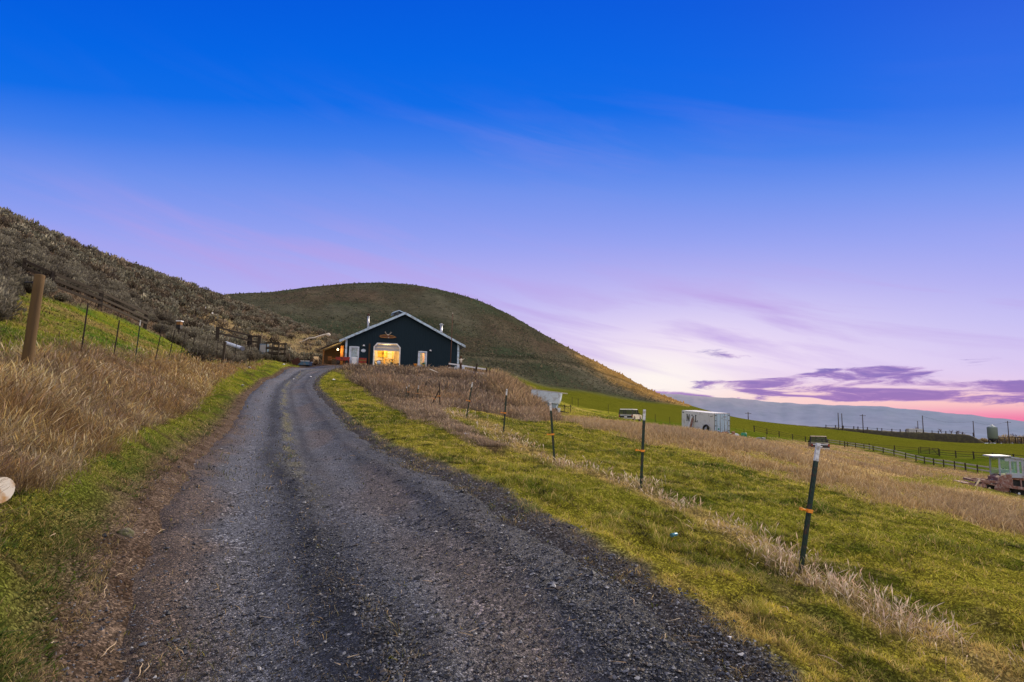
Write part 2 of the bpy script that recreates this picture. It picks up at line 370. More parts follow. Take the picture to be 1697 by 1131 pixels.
hc = lerp(hc, c3(.030, .028, .020), np.exp(-((td + 4.5) / 3.0) ** 2) * .75); hc = lerp(hc, c3(.17, .14, .095), np.exp(-((td - 1.0) / 2.0) ** 2) * .6)
fold_shading = fbm(w_g['a'] * 26 + .015 * w_g['R'], w_g['R'] * .006, 4, 37); hc = hc * (.62 + .78 * fold_shading)[:, None]  # light and dark of the hill's folds painted in as noise
hc = hc * (.8 + .5 * fbm(gX * .25, gY * .25, 3, 35))[:, None]
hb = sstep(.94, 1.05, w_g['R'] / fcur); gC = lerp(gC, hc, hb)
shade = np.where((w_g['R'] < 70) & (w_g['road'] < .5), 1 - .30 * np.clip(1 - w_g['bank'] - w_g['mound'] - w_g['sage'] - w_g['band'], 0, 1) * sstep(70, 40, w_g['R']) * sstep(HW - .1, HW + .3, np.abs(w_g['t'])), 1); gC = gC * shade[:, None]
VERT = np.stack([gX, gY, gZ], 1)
fm = is_hill.reshape(NA, NV)[:-1, :-1]

def ground_material(name, fine=18, bs=.6, bd=.04, big=1.5):
    m, nt, out = new_mat(name); pos = geo_pos(nt); col = attr(nt, "Col").outputs["Color"]
    f1 = noise(nt, fine, 12, .8, pos); f2 = noise(nt, big, 6, .7, pos)
    k = math_(nt, 'MULTIPLY_ADD', f1, 2.2, -.1); k2 = math_(nt, 'MULTIPLY_ADD', f2, 1.0, .5)
    if fine > 10:
        vo = N(nt, "ShaderNodeTexVoronoi"); vo.inputs["Scale"].default_value = 62; L(nt, pos, vo.inputs["Vector"]); sc_ = N(nt, "ShaderNodeSeparateColor"); L(nt, vo.outputs["Color"], sc_.inputs[0]); k = math_(nt, 'MULTIPLY', k, math_(nt, 'MULTIPLY_ADD', math_(nt, 'POWER', sc_.outputs[0], 2.5), 1.7, .52))
    c = mixc(nt, 1, col, k, 'MULTIPLY'); c = mixc(nt, 1, c, k2, 'MULTIPLY')
    hgt = math_(nt, 'MULTIPLY_ADD', f2, .6, f1)
    principled(nt, out, c, 1, 0, 0, bump(nt, hgt, bs, bd)); return m
M_ground = ground_material("ground_soil")
M_hill = ground_material("hill_grass", 1.3, 1.0, 1.2, .2)
def sub_mesh(name, mask, mat):
    f = grid_faces(NA, NV, mask); used = np.unique(f); idx = np.full(len(VERT), -1); idx[used] = np.arange(len(used))
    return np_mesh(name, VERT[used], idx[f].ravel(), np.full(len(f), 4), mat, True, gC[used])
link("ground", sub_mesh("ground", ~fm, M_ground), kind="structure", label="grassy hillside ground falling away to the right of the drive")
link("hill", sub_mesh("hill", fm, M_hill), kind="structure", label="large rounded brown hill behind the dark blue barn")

# ------------------------------------------------------------------ the gravel drive: one sheet following the centre line
ss = [0.0]
while ss[-1] < RS[-1] - .02: ss.append(ss[-1] + max(.035, .008 * max(1.5, ss[-1])))
ss = np.clip(np.array(ss), 0, RS[-1]); NT = 150; tt = np.linspace(-HW - .22, HW + .22, NT)
cx, cy = np.interp(ss, RS, RC[:, 0]), np.interp(ss, RS, RC[:, 1]); nx, ny = np.interp(ss, RS, RN[:, 0]), np.interp(ss, RS, RN[:, 1])
rX = cx[:, None] + nx[:, None] * tt; rY = cy[:, None] + ny[:, None] * tt
SS, TT = np.meshgrid(ss, tt, indexing='ij')
wob = (fbm(SS * .35, SS * 0 + 3, 3, 41) - .5) * .14
ridge = TT + .22 - wob
def road_profile(T, Sx):
    z = .04 * np.exp(-((T + .22) / .14) ** 2) * (.1 + 1.6 * vnoise(Sx * 5, T * 9, 43) * vnoise(Sx * 1.3, T * 0, 44)) - .03 * np.exp(-((T + .95) / .35) ** 2) - .03 * np.exp(-((T - .55) / .36) ** 2)
    z = z + .02 * np.exp(-((T - 1.15) / .12) ** 2) + .02 * np.exp(-((T + 1.55) / .15) ** 2)
    return z
rZ = hsmooth(rX, rY) + road_profile(ridge - .22, SS) + (fbm(SS * 5, TT * 5, 4, 45) - .5) * .03 + (fbm(SS * 1.1, TT * 1.6, 3, 47) - .5) * .05
rZ -= .16 * sstep(HW - .65, HW + .1, np.abs(TT) + (fbm(SS * 1.6, TT * 1.6, 3, 49) - .5) * .5)
T2 = TT - wob
gr = lerp(c3(.074, .082, .102), c3(.043, .049, .062), np.clip(.5 + 2 * (fbm(SS * .8, TT * 2, 4, 51) - .5), 0, 1))
light = np.exp(-((T2 + .95) / .36) ** 2) + .6 * np.exp(-((T2 - .45) / .34) ** 2)
gr = lerp(gr, c3(.128, .136, .158), np.clip(light, 0, 1) * .8)
gr = lerp(gr, c3(.105, .085, .078), (.8 * np.exp(-((T2 - .75) / .55) ** 2) + .4 * np.exp(-((T2 + 1.2) / .3) ** 2)) * sstep(.38, .62, fbm(SS * .5, TT * 1.5, 4, 53)))
far_ = sstep(7, 14, SS)
gr = lerp(gr, c3(.020, .023, .029), (np.exp(-((T2 + .20 + .28 * far_) / .15) ** 2) * .85 + far_ * .75 * np.exp(-((T2 - .28) / .13) ** 2) + .5 * np.exp(-((T2 - 1.15) / .12) ** 2) + .45 * (1 - far_) * np.exp(-((T2 + .45) / .1) ** 2)) * (.4 + .8 * vnoise(SS * 1.5, TT * 4, 55)).clip(0, 1))
gr = lerp(gr, c3(.050, .052, .058), sstep(1.2, 1.7, T2) * .7)
gr = lerp(gr, c3(.20, .18, .05), far_ * .55 * np.exp(-((T2 + .08) / .16) ** 2) * sstep(.42, .6, fbm(SS * 1.4, TT * 6, 4, 60)))
dirt = sstep(-1.05, -1.6, T2 + (fbm(SS * 1.2, TT * 1.2, 3, 57) - .5) * .9) * sstep(30, 20, SS)
gr = lerp(gr, lerp(c3(.072, .05, .038), c3(.12, .088, .066), fbm(SS * 2, TT * 2, 3, 58)), dirt)
m, nt, out = new_mat("gravel"); pos = geo_pos(nt); col = attr(nt, "Col").outputs["Color"]
v1 = N(nt, "ShaderNodeTexVoronoi"); v1.inputs["Scale"].default_value = 44; L(nt, pos, v1.inputs["Vector"])
v2 = N(nt, "ShaderNodeTexVoronoi"); v2.inputs["Scale"].default_value = 95; L(nt, pos, v2.inputs["Vector"])
sep = N(nt, "ShaderNodeSeparateColor"); L(nt, v1.outputs["Color"], sep.inputs[0]); sep2 = N(nt, "ShaderNodeSeparateColor"); L(nt, v2.outputs["Color"], sep2.inputs[0])
big = ramp(nt, noise(nt, 2.2, 4, .7, pos), [(.45, (0, 0, 0)), (.6, (1, 1, 1))])
val = mixc(nt, big, sep2.outputs[0], sep.outputs[0])
br = ramp(nt, val, [(0, (.22, .23, .26)), (.5, (.72, .73, .76)), (.78, (1.35, 1.38, 1.42)), (1, (3.4, 3.4, 3.5))])
fine = math_(nt, 'MULTIPLY_ADD', noise(nt, 60, 5, .8, pos), 1.3, .35)
c = mixc(nt, 1, col, br, 'MULTIPLY'); c = mixc(nt, 1, c, fine, 'MULTIPLY')
hh = math_(nt, 'MULTIPLY_ADD', v1.outputs["Distance"], -1.0, math_(nt, 'MULTIPLY', v2.outputs["Distance"], -.7))
hh = math_(nt, 'MULTIPLY_ADD', val, .5, hh)
principled(nt, out, c, .8, 0, .35, bump(nt, hh, .9, .02)); M_gravel = m
f = grid_faces(len(ss), NT)[:, ::-1]
link("road", np_mesh("road", np.stack([rX, rY, rZ], -1).reshape(-1, 3), f.ravel(), np.full(len(f), 4), M_gravel, True, gr.reshape(-1, 3)), kind="structure", label="gravel drive curving uphill to the barn")
def Hroad(X, Y):
    t, s = roadcoord(X, Y); return hsmooth(X, Y) + road_profile(t, s) + .004

# ------------------------------------------------------------------ valley floor and far range, air haze painted into their colours
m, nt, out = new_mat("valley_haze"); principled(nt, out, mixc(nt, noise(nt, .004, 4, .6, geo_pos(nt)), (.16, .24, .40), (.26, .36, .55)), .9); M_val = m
k = 64; ang = np.linspace(0, 2 * math.pi, k, endpoint=False)
vv = np.concatenate([[[0, 0, -88]], np.stack([30000 * np.cos(ang), 30000 * np.sin(ang), np.full(k, -88.)], 1)])
ff = np.stack([np.zeros(k, int), 1 + np.arange(k), 1 + (np.arange(k) + 1) % k], 1)
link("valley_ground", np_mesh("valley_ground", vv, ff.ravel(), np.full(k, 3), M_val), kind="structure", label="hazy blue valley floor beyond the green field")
fa_ = np.linspace(-.1, 1.15, 420); fd = np.linspace(3600, 6500, 60)
rid = [(-60, 655), (1090, 652), (1130, 654), (1180, 658), (1230, 661), (1280, 666), (1330, 670), (1400, 671.5), (1460, 674), (1520, 679), (1580, 685), (1640, 692), (1697, 698), (2300, 745)]
ra, rs = [], []
for x, y in rid:
    d = ray(x, y); ra.append(math.atan2(d[0], d[1])); rs.append(d[2] / math.hypot(d[0], d[1]))
FA, FD = np.meshgrid(fa_, fd, indexing='ij'); top = np.interp(FA, ra, rs) * 5200 + EYE + 88
top = top + (fbm(FA * 60, FA * 0, 4, 61) - .5) * 14
pr = sstep(3600, 5200, FD) * (1 - .25 * sstep(5300, 6500, FD)); u = (FD - 3600) / 1600
fz = -88.5 + top * (.22 * sstep(3600, 3900, FD) + .78 * sstep(3900, 5200, FD)) * (1 - .4 * sstep(5300, 6500, FD)) + (fbm(FA * 40, FD * .004, 4, 63) - .5) * 12 * sstep(3700, 4200, FD) * sstep(5200, 4700, FD)
fX, fY = FD * np.sin(FA), FD * np.cos(FA)
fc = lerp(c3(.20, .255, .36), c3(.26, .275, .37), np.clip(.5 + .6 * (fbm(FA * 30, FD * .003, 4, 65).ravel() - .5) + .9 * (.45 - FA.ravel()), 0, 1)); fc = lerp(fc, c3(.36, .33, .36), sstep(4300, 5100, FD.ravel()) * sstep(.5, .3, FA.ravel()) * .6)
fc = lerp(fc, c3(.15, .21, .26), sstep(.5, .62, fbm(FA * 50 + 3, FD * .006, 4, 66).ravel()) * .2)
m, nt, out = new_mat("far_range"); principled(nt, out, mixc(nt, .25, attr(nt, "Col").outputs[0], mixc(nt, 1, attr(nt, "Col").outputs[0], math_(nt, 'MULTIPLY_ADD', noise(nt, .012, 6, .7, geo_pos(nt)), 1.6, .2), 'MULTIPLY')), 1, 0, 0); M_far = m
f = grid_faces(420, 60)
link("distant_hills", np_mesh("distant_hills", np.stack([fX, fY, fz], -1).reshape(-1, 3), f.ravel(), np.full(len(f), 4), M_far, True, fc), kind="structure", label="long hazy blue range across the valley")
# ------------------------------------------------------------------ sky and sun
SUN_AZ, SUN_EL = rad(42), rad(26)
W_ = bpy.data.worlds.new("World"); S.world = W_; W_.use_nodes = True; nt = W_.node_tree; nt.nodes.clear()
wo = nt.nodes.new("ShaderNodeOutputWorld")
d = nt.nodes.new("ShaderNodeTexCoord").outputs["Generated"]
sp = N(nt, "ShaderNodeSeparateXYZ"); L(nt, d, sp.inputs[0])
el = math_(nt, 'ARCSINE', sp.outputs[2]); az = math_(nt, 'ARCTAN2', sp.outputs[0], sp.outputs[1])
def ae(px, py):
    q = ray(px, py); return math.atan2(q[0], q[1]), math.asin(q[2] / np.linalg.norm(q))
def srgb(*c):
    return tuple(((x / 255) / 12.92 if x / 255 < .04045 else ((x / 255 + .055) / 1.055) ** 2.4) for x in c)
elf = math_(nt, 'DIVIDE', math_(nt, 'MULTIPLY', el, math_(nt, 'MULTIPLY_ADD', math_(nt, 'MINIMUM', math_(nt, 'MULTIPLY', az, az), 1.0), .42, 1.0)), rad(60), clamp=True)
def st(py, c): return (max(0, min(1, ae(848, py)[1] / rad(60))), srgb(*c))
base = ramp(nt, elf, [st(690, (224, 178, 216)), st(640, (224, 198, 236)), st(590, (209, 195, 240)), st(530, (189, 184, 241)), st(470, (170, 170, 240)), st(400, (146, 160, 240)), st(320, (112, 146, 237)), st(250, (66, 126, 234)), st(180, (12, 108, 231)), st(100, (0, 100, 228)), st(0, (0, 90, 221)), (1.0, srgb(0, 70, 195))])
def blob(px, py, wpx, hpx, tilt=0.0):
    a0, e0 = ae(px, py); wa, he = wpx / 1000, hpx / 1000
    da = math_(nt, 'SUBTRACT', az, a0); de = math_(nt, 'SUBTRACT', el, e0)
    if tilt: de = math_(nt, 'SUBTRACT', de, math_(nt, 'MULTIPLY', da, tilt))
    x = math_(nt, 'DIVIDE', da, wa); y = math_(nt, 'DIVIDE', de, he)
    q = math_(nt, 'ADD', math_(nt, 'MULTIPLY', x, x), math_(nt, 'MULTIPLY', y, y))
    return math_(nt, 'EXPONENT', math_(nt, 'MULTIPLY', q, -1.0))
cb = N(nt, "ShaderNodeCombineXYZ"); L(nt, math_(nt, 'MULTIPLY', az, 8.0), cb.inputs[0]); L(nt, math_(nt, 'MULTIPLY', el, 46.0), cb.inputs[1])
cn = noise(nt, 1.5, 6, .62, cb.outputs[0], .6)
cb2 = N(nt, "ShaderNodeCombineXYZ"); L(nt, math_(nt, 'MULTIPLY', az, 2.2), cb2.inputs[0]); L(nt, math_(nt, 'MULTIPLY_ADD', az, 4.0, math_(nt, 'MULTIPLY', el, 18.0)), cb2.inputs[1])
cn2 = noise(nt, 1.2, 7, .55, cb2.outputs[0], .4)
def mul(a, k): return math_(nt, 'MULTIPLY', a, k)
def add(*l):
    r = l[0]
    for q in l[1:]: r = math_(nt, 'ADD', r, q)
    return r
c = base
# warm band by the hidden sun, pale around it, red to the right
c = mixc(nt, mul(blob(1130, 600, 330, 105), .62), c, srgb(252, 232, 246))
c = mixc(nt, mul(blob(1330, 665, 330, 26, -.02), .75), c, srgb(255, 222, 206))
c = mixc(nt, mul(blob(1085, 632, 120, 55), .85), c, srgb(255, 248, 240))
c = mixc(nt, mul(blob(1770, 704, 250, 26, -.02), .95), c, srgb(236, 104, 158))
c = mixc(nt, mul(blob(1600, 664, 190, 13, -.02), .5), c, srgb(255, 206, 192))
c = mixc(nt, mul(blob(700, 470, 420, 45, 0), .25), c, srgb(196, 176, 238))
# faint mauve streaks
stre = math_(nt, 'MULTIPLY', ramp(nt, cn2, [(.45, (0, 0, 0)), (.70, (1, 1, 1))]), add(mul(blob(1050, 540, 700, 70), .75), mul(blob(1300, 540, 500, 60), .45), mul(blob(480, 420, 360, 55), .65), mul(blob(900, 250, 420, 60), .14)))
c = mixc(nt, stre, c, srgb(186, 158, 226))
# purple clouds
den = add(mul(blob(1450, 618, 95, 13, .05), 1.25), mul(blob(1320, 630, 120, 7, .07), .95), mul(blob(1225, 637, 85, 5, -.03), .85), mul(blob(1350, 651, 110, 9, -.05), 1.0), mul(blob(1540, 654, 210, 13, -.02), 1.15), mul(blob(1215, 590, 52, 9, -.12), 1.0),
          mul(blob(1110, 656, 95, 11, -.06), 1.15), mul(blob(1690, 637, 70, 6), 1.0), mul(blob(1200, 662, 60, 4, 0), .8), mul(blob(1690, 588, 40, 6), .6), mul(blob(1450, 640, 140, 14, -.03), .7))
den = math_(nt, 'MINIMUM', den, 1.0); dm = math_(nt, 'SUBTRACT', add(den, mul(cn, 2.9)), 2.02)
cm = math_(nt, 'MULTIPLY', ramp(nt, dm, [(.0, (0, 0, 0)), (.55, (1, 1, 1))], 'EASE'), ramp(nt, den, [(.06, (0, 0, 0)), (.3, (1, 1, 1))]))
cc = mixc(nt, math_(nt, 'MULTIPLY', sp.outputs[2], 9.0, clamp=True), srgb(150, 104, 182), srgb(102, 94, 180))
cc = mixc(nt, ramp(nt, cn, [(.42, (0, 0, 0)), (.6, (1, 1, 1))]), mixc(nt, .45, cc, srgb(214, 158, 214)), cc)
c = mixc(nt, math_(nt, 'MULTIPLY', cm, .92), c, cc)
# added fill: unseen half of the sky behind the camera made bright and warm
back = math_(nt, 'MULTIPLY_ADD', sp.outputs[1], -.9, .02, clamp=True)
c = mixc(nt, back, c, (1.40, 1.22, 1.02))
zen = ramp(nt, sp.outputs[2], [(.69, (0, 0, 0)), (.86, (1, 1, 1))]); c = mixc(nt, zen, c, (1.02, .95, .86))        # added fill: unseen sky overhead, above the frame, turned pale to light the ground
low = math_(nt, 'MULTIPLY', sp.outputs[2], -6.0, clamp=True); c = mixc(nt, low, c, (.12, .11, .10))
bg = N(nt, "ShaderNodeBackground"); L(nt, c, bg.inputs[0]); bg.inputs[1].default_value = 1.0
sky = N(nt, "ShaderNodeTexSky"); sky.sky_type = 'NISHITA'; sky.sun_disc = False; sky.sun_elevation = SUN_EL; sky.sun_rotation = SUN_AZ
bg2 = N(nt, "ShaderNodeBackground"); L(nt, sky.outputs[0], bg2.inputs[0]); bg2.inputs[1].default_value = .0012
ad = N(nt, "ShaderNodeAddShader"); L(nt, bg.outputs[0], ad.inputs[0]); L(nt, bg2.outputs[0], ad.inputs[1]); L(nt, ad.outputs[0], wo.inputs[0])
sd = bpy.data.lights.new("sun", 'SUN'); so = bpy.data.objects.new("sun", sd); C.objects.link(so)
sd.energy = 4.9; sd.angle = rad(8); sd.color = (1, .83, .60)
sv = Vector((math.sin(SUN_AZ) * math.cos(SUN_EL), math.cos(SUN_AZ) * math.cos(SUN_EL), math.sin(SUN_EL)))
so.rotation_euler = sv.to_track_quat('Z', 'Y').to_euler(); so.location = (60, 80, 90)
S.view_settings.view_transform = 'Standard'; S.view_settings.look = 'None'; S.view_settings.exposure = 0; S.view_settings.gamma = 1
S.cycles.max_bounces = 4; S.cycles.transparent_max_bounces = 12; S.cycles.use_denoising = True
# ------------------------------------------------------------------ vegetation
def plant_mat(name, trans=.35, rough=.7, objrand=False, nscale=0):
    m, nt, out = new_mat(name); col = attr(nt, "Col").outputs["Color"]
    if objrand:
        oi = N(nt, "ShaderNodeObjectInfo"); k = math_(nt, 'MULTIPLY_ADD', oi.outputs["Random"], .7, .65); col = mixc(nt, 1, col, k, 'MULTIPLY')
        col = mixc(nt, math_(nt, 'MULTIPLY', math_(nt, 'FRACT', math_(nt, 'MULTIPLY', oi.outputs["Random"], 7.31)), .35), col, (.07, .045, .035))
    b = nt.nodes.new("ShaderNodeBsdfPrincipled"); L(nt, col, b.inputs["Base Color"]); b.inputs["Roughness"].default_value = rough; b.inputs["Specular IOR Level"].default_value = .2
    t = nt.nodes.new("ShaderNodeBsdfTranslucent"); L(nt, col, t.inputs[0]); mx = nt.nodes.new("ShaderNodeMixShader"); mx.inputs[0].default_value = trans
    L(nt, b.outputs[0], mx.inputs[1]); L(nt, t.outputs[0], mx.inputs[2]); L(nt, mx.outputs[0], out.inputs[0]); return m
M_blade = plant_mat("grass_blade", .4); M_dry = plant_mat("dry_stalk", .35); M_sage = plant_mat("sage_leaf", .15, .85, True); M_sagem = plant_mat("sage_leaf_far", .15, .85)

def samp(n_, vmin, vmax, k=.6, amin=-.84, amax=.84):
    a = rng.uniform(amin, amax, n_); u = rng.uniform(0, 1, n_)
    r = (vmin ** -k + u * (vmax ** -k - vmin ** -k)) ** (-1 / k)
    return r * np.sin(a), r * np.cos(a), r
PROF = {'blade': [(0, 1), (.55, .8), (1, 0)], 'head': [(0, .35), (.6, .35), (.8, 1.7), (1, 0)], 'stalk': [(0, .8), (.5, .6), (1, .15)], 'leaf': [(0, .3), (.45, 1.2), (1, 0)]}
def blades_z(X, Y):
    t, s = roadcoord(X, Y); z = H(X, Y); return np.where(np.abs(t) < HW, np.maximum(z, Hroad(X, Y) - .16 * sstep(HW - .65, HW + .1, np.abs(t))), z)
def blades(name, X, Y, h, w_, lean, cb, ct, mat, prof='blade', yaw=None, ldir=None, Z=None, dz=-.015, **props):
    n_ = len(X); pr = PROF[prof]; k = len(pr); yaw = rng.uniform(0, math.tau, n_) if yaw is None else yaw
    ldir = rng.uniform(0, math.tau, n_) if ldir is None else ldir
    Z = H(X, Y) if Z is None else Z
    lx, ly = np.cos(ldir) * lean * h, np.sin(ldir) * lean * h; wx, wy = np.cos(yaw) * w_ * .5, np.sin(yaw) * w_ * .5
    V = np.empty((n_, 2 * k - 1, 3)); Cc = np.empty((n_, 2 * k - 1, 3))
    for i, (hf, wf) in enumerate(pr):
        q = hf ** 1.7; px_, py_, pz = X + lx * q, Y + ly * q, Z + dz + h * hf * (1 - .25 * np.minimum(lean, 1.5) * hf)
        col = cb + (ct - cb) * hf
        if i < k - 1:
            V[:, 2 * i] = np.stack([px_ - wx * wf, py_ - wy * wf, pz], 1); V[:, 2 * i + 1] = np.stack([px_ + wx * wf, py_ + wy * wf, pz], 1); Cc[:, 2 * i] = Cc[:, 2 * i + 1] = col
        else:
            V[:, 2 * i] = np.stack([px_, py_, pz], 1); Cc[:, 2 * i] = col
    loc = []; sz = []
    for i in range(k - 2): loc += [2 * i, 2 * i + 1, 2 * i + 3, 2 * i + 2]; sz.append(4)
    loc += [2 * (k - 2), 2 * (k - 2) + 1, 2 * (k - 1)]; sz.append(3)
    F = (np.arange(n_)[:, None] * (2 * k - 1) + np.array(loc)[None]).ravel()
    me = np_mesh(name, V.reshape(-1, 3), F, np.tile(sz, n_), mat, True, np.clip(Cc, 0, 1).reshape(-1, 3))
    props.setdefault('kind', 'stuff'); return link(name, me, **props)
def jit(c, amt=.3):
    n_ = len(c); return c * (1 + rng.uniform(-amt, amt, (n_, 1)) + rng.uniform(-.06, .06, (n_, 3)))
def pick(n_, cols, p):
    i = rng.choice(len(cols), n_, p=p); return np.array(cols)[i]
def keep(mask, *arrs): return [a[mask] for a in arrs]

# ---- lawn and verge: short green grass
def lawn(n_, r0, r1, k, name, label):
    X, Y, R = samp(n_, r0, r1, k); w = regions(X, Y)
    ok = 1 - np.clip(w['road'] * .95 * (np.abs(w['t']) < np.where(w['t'] > 0, 1.45, 1.9)) + w['yard'] + w['bank'] * .62 + w['mound'] + w['weeds'] * .9 + w['sage'] + w['band'] * .75 + w['field'] + w['far'], 0, 1)
    ok *= np.where(w['upper'] > .5, 1 - .3 * 1, 1); ok *= np.where(w['verge_l'] > .5, .35 + .65 * sstep(-.1, .15, w['n1'] + w['n3'] * .5), 1)
    # thin out towards the gravel
    ok *= np.where(w['t'] > 0, sstep(HW - .55, HW + .05, w['t'] + w['n3'] * .9 + w['n1'] * .8), 1)
    ok *= .25 + .75 * sstep(-.16, .02, w['n3'] * .6 + w['n1'] * .5 + .08)
    kp = rng.uniform(0, 1, n_) < ok; X, Y, R = keep(kp, X, Y, R); w = {q: v[kp] for q, v in w.items()}
    base = ground_colour(X, Y, w) * c3(1.02, .93, 1.0); tuft = sstep(.02, .3, fbm(X * 1.6, Y * 1.6, 3, 71) - .45)
    h = rng.uniform(.02, .055, len(X)) * (1 + .9 * tuft) * (1 + .012 * R); h *= np.where(w['upper'] > .5, 1.8, 1)
    ct = lerp(base * 1.25, c3(.27, .245, .06)[None], rng.uniform(0, .6, len(X))); ct = lerp(ct, c3(.055, .10, .010)[None], tuft * .8)
    n4 = (.22 + 2.0 * sstep(.3, .7, .55 * vnoise(X * 13, Y * 13, 81) + .45 * vnoise(X * 4.5, Y * 4.5, 83)))[:, None]; h = h * (.65 + .28 * n4[:, 0])
    dead = rng.uniform(0, 1, len(X)) < .19 + .25 * w['n2']; ct[dead] = c3(.40, .29, .13)
    blades(name, X, Y, h, np.maximum(.0055, R * .0009), rng.uniform(.2, 1.2, len(X)), base * .45 * n4, jit(ct * n4, .3), M_blade, Z=blades_z(X, Y), label=label)
lawn(420000, 2.5, 10, .7, "grass", "short yellow green grass on the near verges")
lawn(420000, 10, 75, .6, "pasture_grass", "short yellow green grass further down the pasture and along the drive")

# ---- leafy weeds low along the left edge and thin sprigs in the gravel
X, Y, R = samp(120000, 2.4, 30, .9, -.84, -.05); w = regions(X, Y)
kp = (rng.uniform(0, 1, len(X)) < w['verge_l'] * sstep(-.05, .12, w['n1'] + .5 * w['n2'])); X, Y, R = keep(kp, X, Y, R)
c0 = pick(len(X), [c3(.09, .15, .02), c3(.15, .20, .03), c3(.05, .09, .012), c3(.14, .12, .02)], [.35, .3, .25, .1])
blades("weeds", X, Y, rng.uniform(.02, .075, len(X)), np.maximum(.012, R * .0016), rng.uniform(.5, 2.2, len(X)), c0 * .6, jit(c0), M_blade, 'leaf', label="low leafy green weeds along the left edge of the drive")
X, Y, R = samp(60000, 2.6, 26, .9, -.6, .5); w = regions(X, Y)
tt_ = w['t']; p_ = w['road'] * (np.exp(-((tt_ + .22) / .22) ** 2) * .22 + .8 * sstep(1.15, 2.0, tt_ + w['n1'] * .8) * sstep(-.05, .12, w['n3'] + w['n1']) + .03 + .7 * sstep(8, 14, R) * np.exp(-((tt_ + .1) / .2) ** 2))
kp = rng.uniform(0, 1, len(X)) < p_ * .5; X, Y, R = keep(kp, X, Y, R)
c0 = pick(len(X), [c3(.24, .21, .04), c3(.13, .16, .03), c3(.30, .22, .09)], [.45, .35, .2])
blades("sprigs", X, Y, rng.uniform(.015, .045, len(X)), np.maximum(.008, R * .0014), rng.uniform(.3, 1.6, len(X)), c0 * .6, jit(c0), M_blade, 'leaf', Z=Hroad(X, Y), label="sparse yellow sprigs growing in the gravel")

# ---- the tall dry grass on the left bank
DRYC = [q * c3(.98, 1.07, 1.0) for q in [c3(.46, .32, .14), c3(.36, .22, .09), c3(.60, .48, .30), c3(.22, .13, .065), c3(.54, .36, .14)]]
X, Y, R = samp(600000, 2.8, 75, .75, -.84, -.2); w = regions(X, Y)
den = np.clip(w['bank'] + .35 * np.exp(-(w['dl'] / .9) ** 2) * (w['t'] < -2.5) + .10 * w['upper'] * (R < 30) * sstep(.0, .2, w['n2'] + w['n1'] * .3), 0, 1) * (1 - w['road']) * (1 - sstep(.1, .3, w['n1'] + .4 * w['n3']) * .7) * np.where(R > 62, 0, 1)
kp = rng.uniform(0, 1, len(X)) < den * (.45 + .55 * sstep(-.25, .05, w['n1'])); X, Y, R = keep(kp, X, Y, R); w = {q: v[kp] for q, v in w.items()}
tone = np.clip(.5 + 1.6 * w['n2'] + w['n1'], 0, 1)
c0 = lerp(pick(len(X), DRYC, [.3, .25, .15, .2, .1]), pick(len(X), [c3(.26, .20, .14), c3(.17, .13, .09), c3(.38, .30, .21)], [.4, .4, .2]), (rng.uniform(0, 1, len(X)) > tone) * .8)
edge = sstep(.3, 1.9, -w['t'] - HW)
h = rng.uniform(.10, .48, len(X)) * (.6 + .5 * edge) * (.9 + 1.3 * w['n2'] + .9 * w['n1']).clip(.35, 1.6)
sel = rng.uniform(0, 1, len(X)) < .25
wd = rng.uniform(0, math.tau, len(X)); dk = rng.uniform(0, 1, len(X)) < .15; c0[dk] *= .5; lg = rng.uniform(0, 1, len(X)) < .05; c0[lg] = c3(.62, .50, .34); pt = sstep(.42, .62, fbm(X * 1.1, Y * 1.1, 3, 85)); c0 = lerp(c0, c0 * c3(.55, .45, .40), pt * .8)
blades("tall_dry_grass", *keep(~sel, X, Y, h), np.maximum(.0026, R * .00066)[~sel], rng.uniform(.1, 1.7, (~sel).sum()), (c0 * .55)[~sel], jit(c0[~sel] * 1.3, .45), M_dry, 'blade', ldir=wd[~sel], label="tall tan dry grass covering the left bank")
blades("seed_grass", *keep(sel, X, Y, h * 1.12), np.maximum(.0038, R * .0008)[sel], rng.uniform(.15, .8, sel.sum()), (c0 * .45)[sel], jit(c0[sel] * 1.35, .3), M_dry, 'head', ldir=wd[sel], label="feathery seed heads of the dry grass on the left bank")
kp = rng.uniform(0, 1, len(X)) < .04; X, Y, R, h = keep(kp & True, X, Y, R, h)
blades("dead_stems", X, Y, h * 1.25, np.maximum(.004, R * .0008), rng.uniform(.1, .9, len(X)), np.tile(c3(.09, .06, .045), (len(X), 1)), jit(pick(len(X), [c3(.16, .11, .08), c3(.55, .42, .26), c3(.45, .30, .14)], [.4, .35, .25]), .3), M_dry, 'stalk', label="thin upright dead stems among the dry grass on the left bank")

# ---- pale feathery strip under the wire fence on the right
X, Y, R = samp(200000, 3.5, 32, .8, -.2, .84); w = regions(X, Y)
kp = rng.uniform(0, 1, len(X)) < w['fence'] * sstep(-.12, .16, w['n1'] + .8 * w['n3']) * .42; X, Y, R = keep(kp, X, Y, R)
c0 = pick(len(X), [c3(.72, .60, .47), c3(.55, .41, .28), c3(.36, .25, .17), c3(.2, .2, .06)], [.4, .35, .15, .1])
blades("pale_weeds", X, Y, rng.uniform(.06, .24, len(X)) * (.8 + .02 * R), np.maximum(.005, R * .0010), rng.uniform(.1, .9, len(X)), c0 * .6, jit(c0), M_dry, 'head', label="pale feathery dead weeds in a strip under the wire fence")

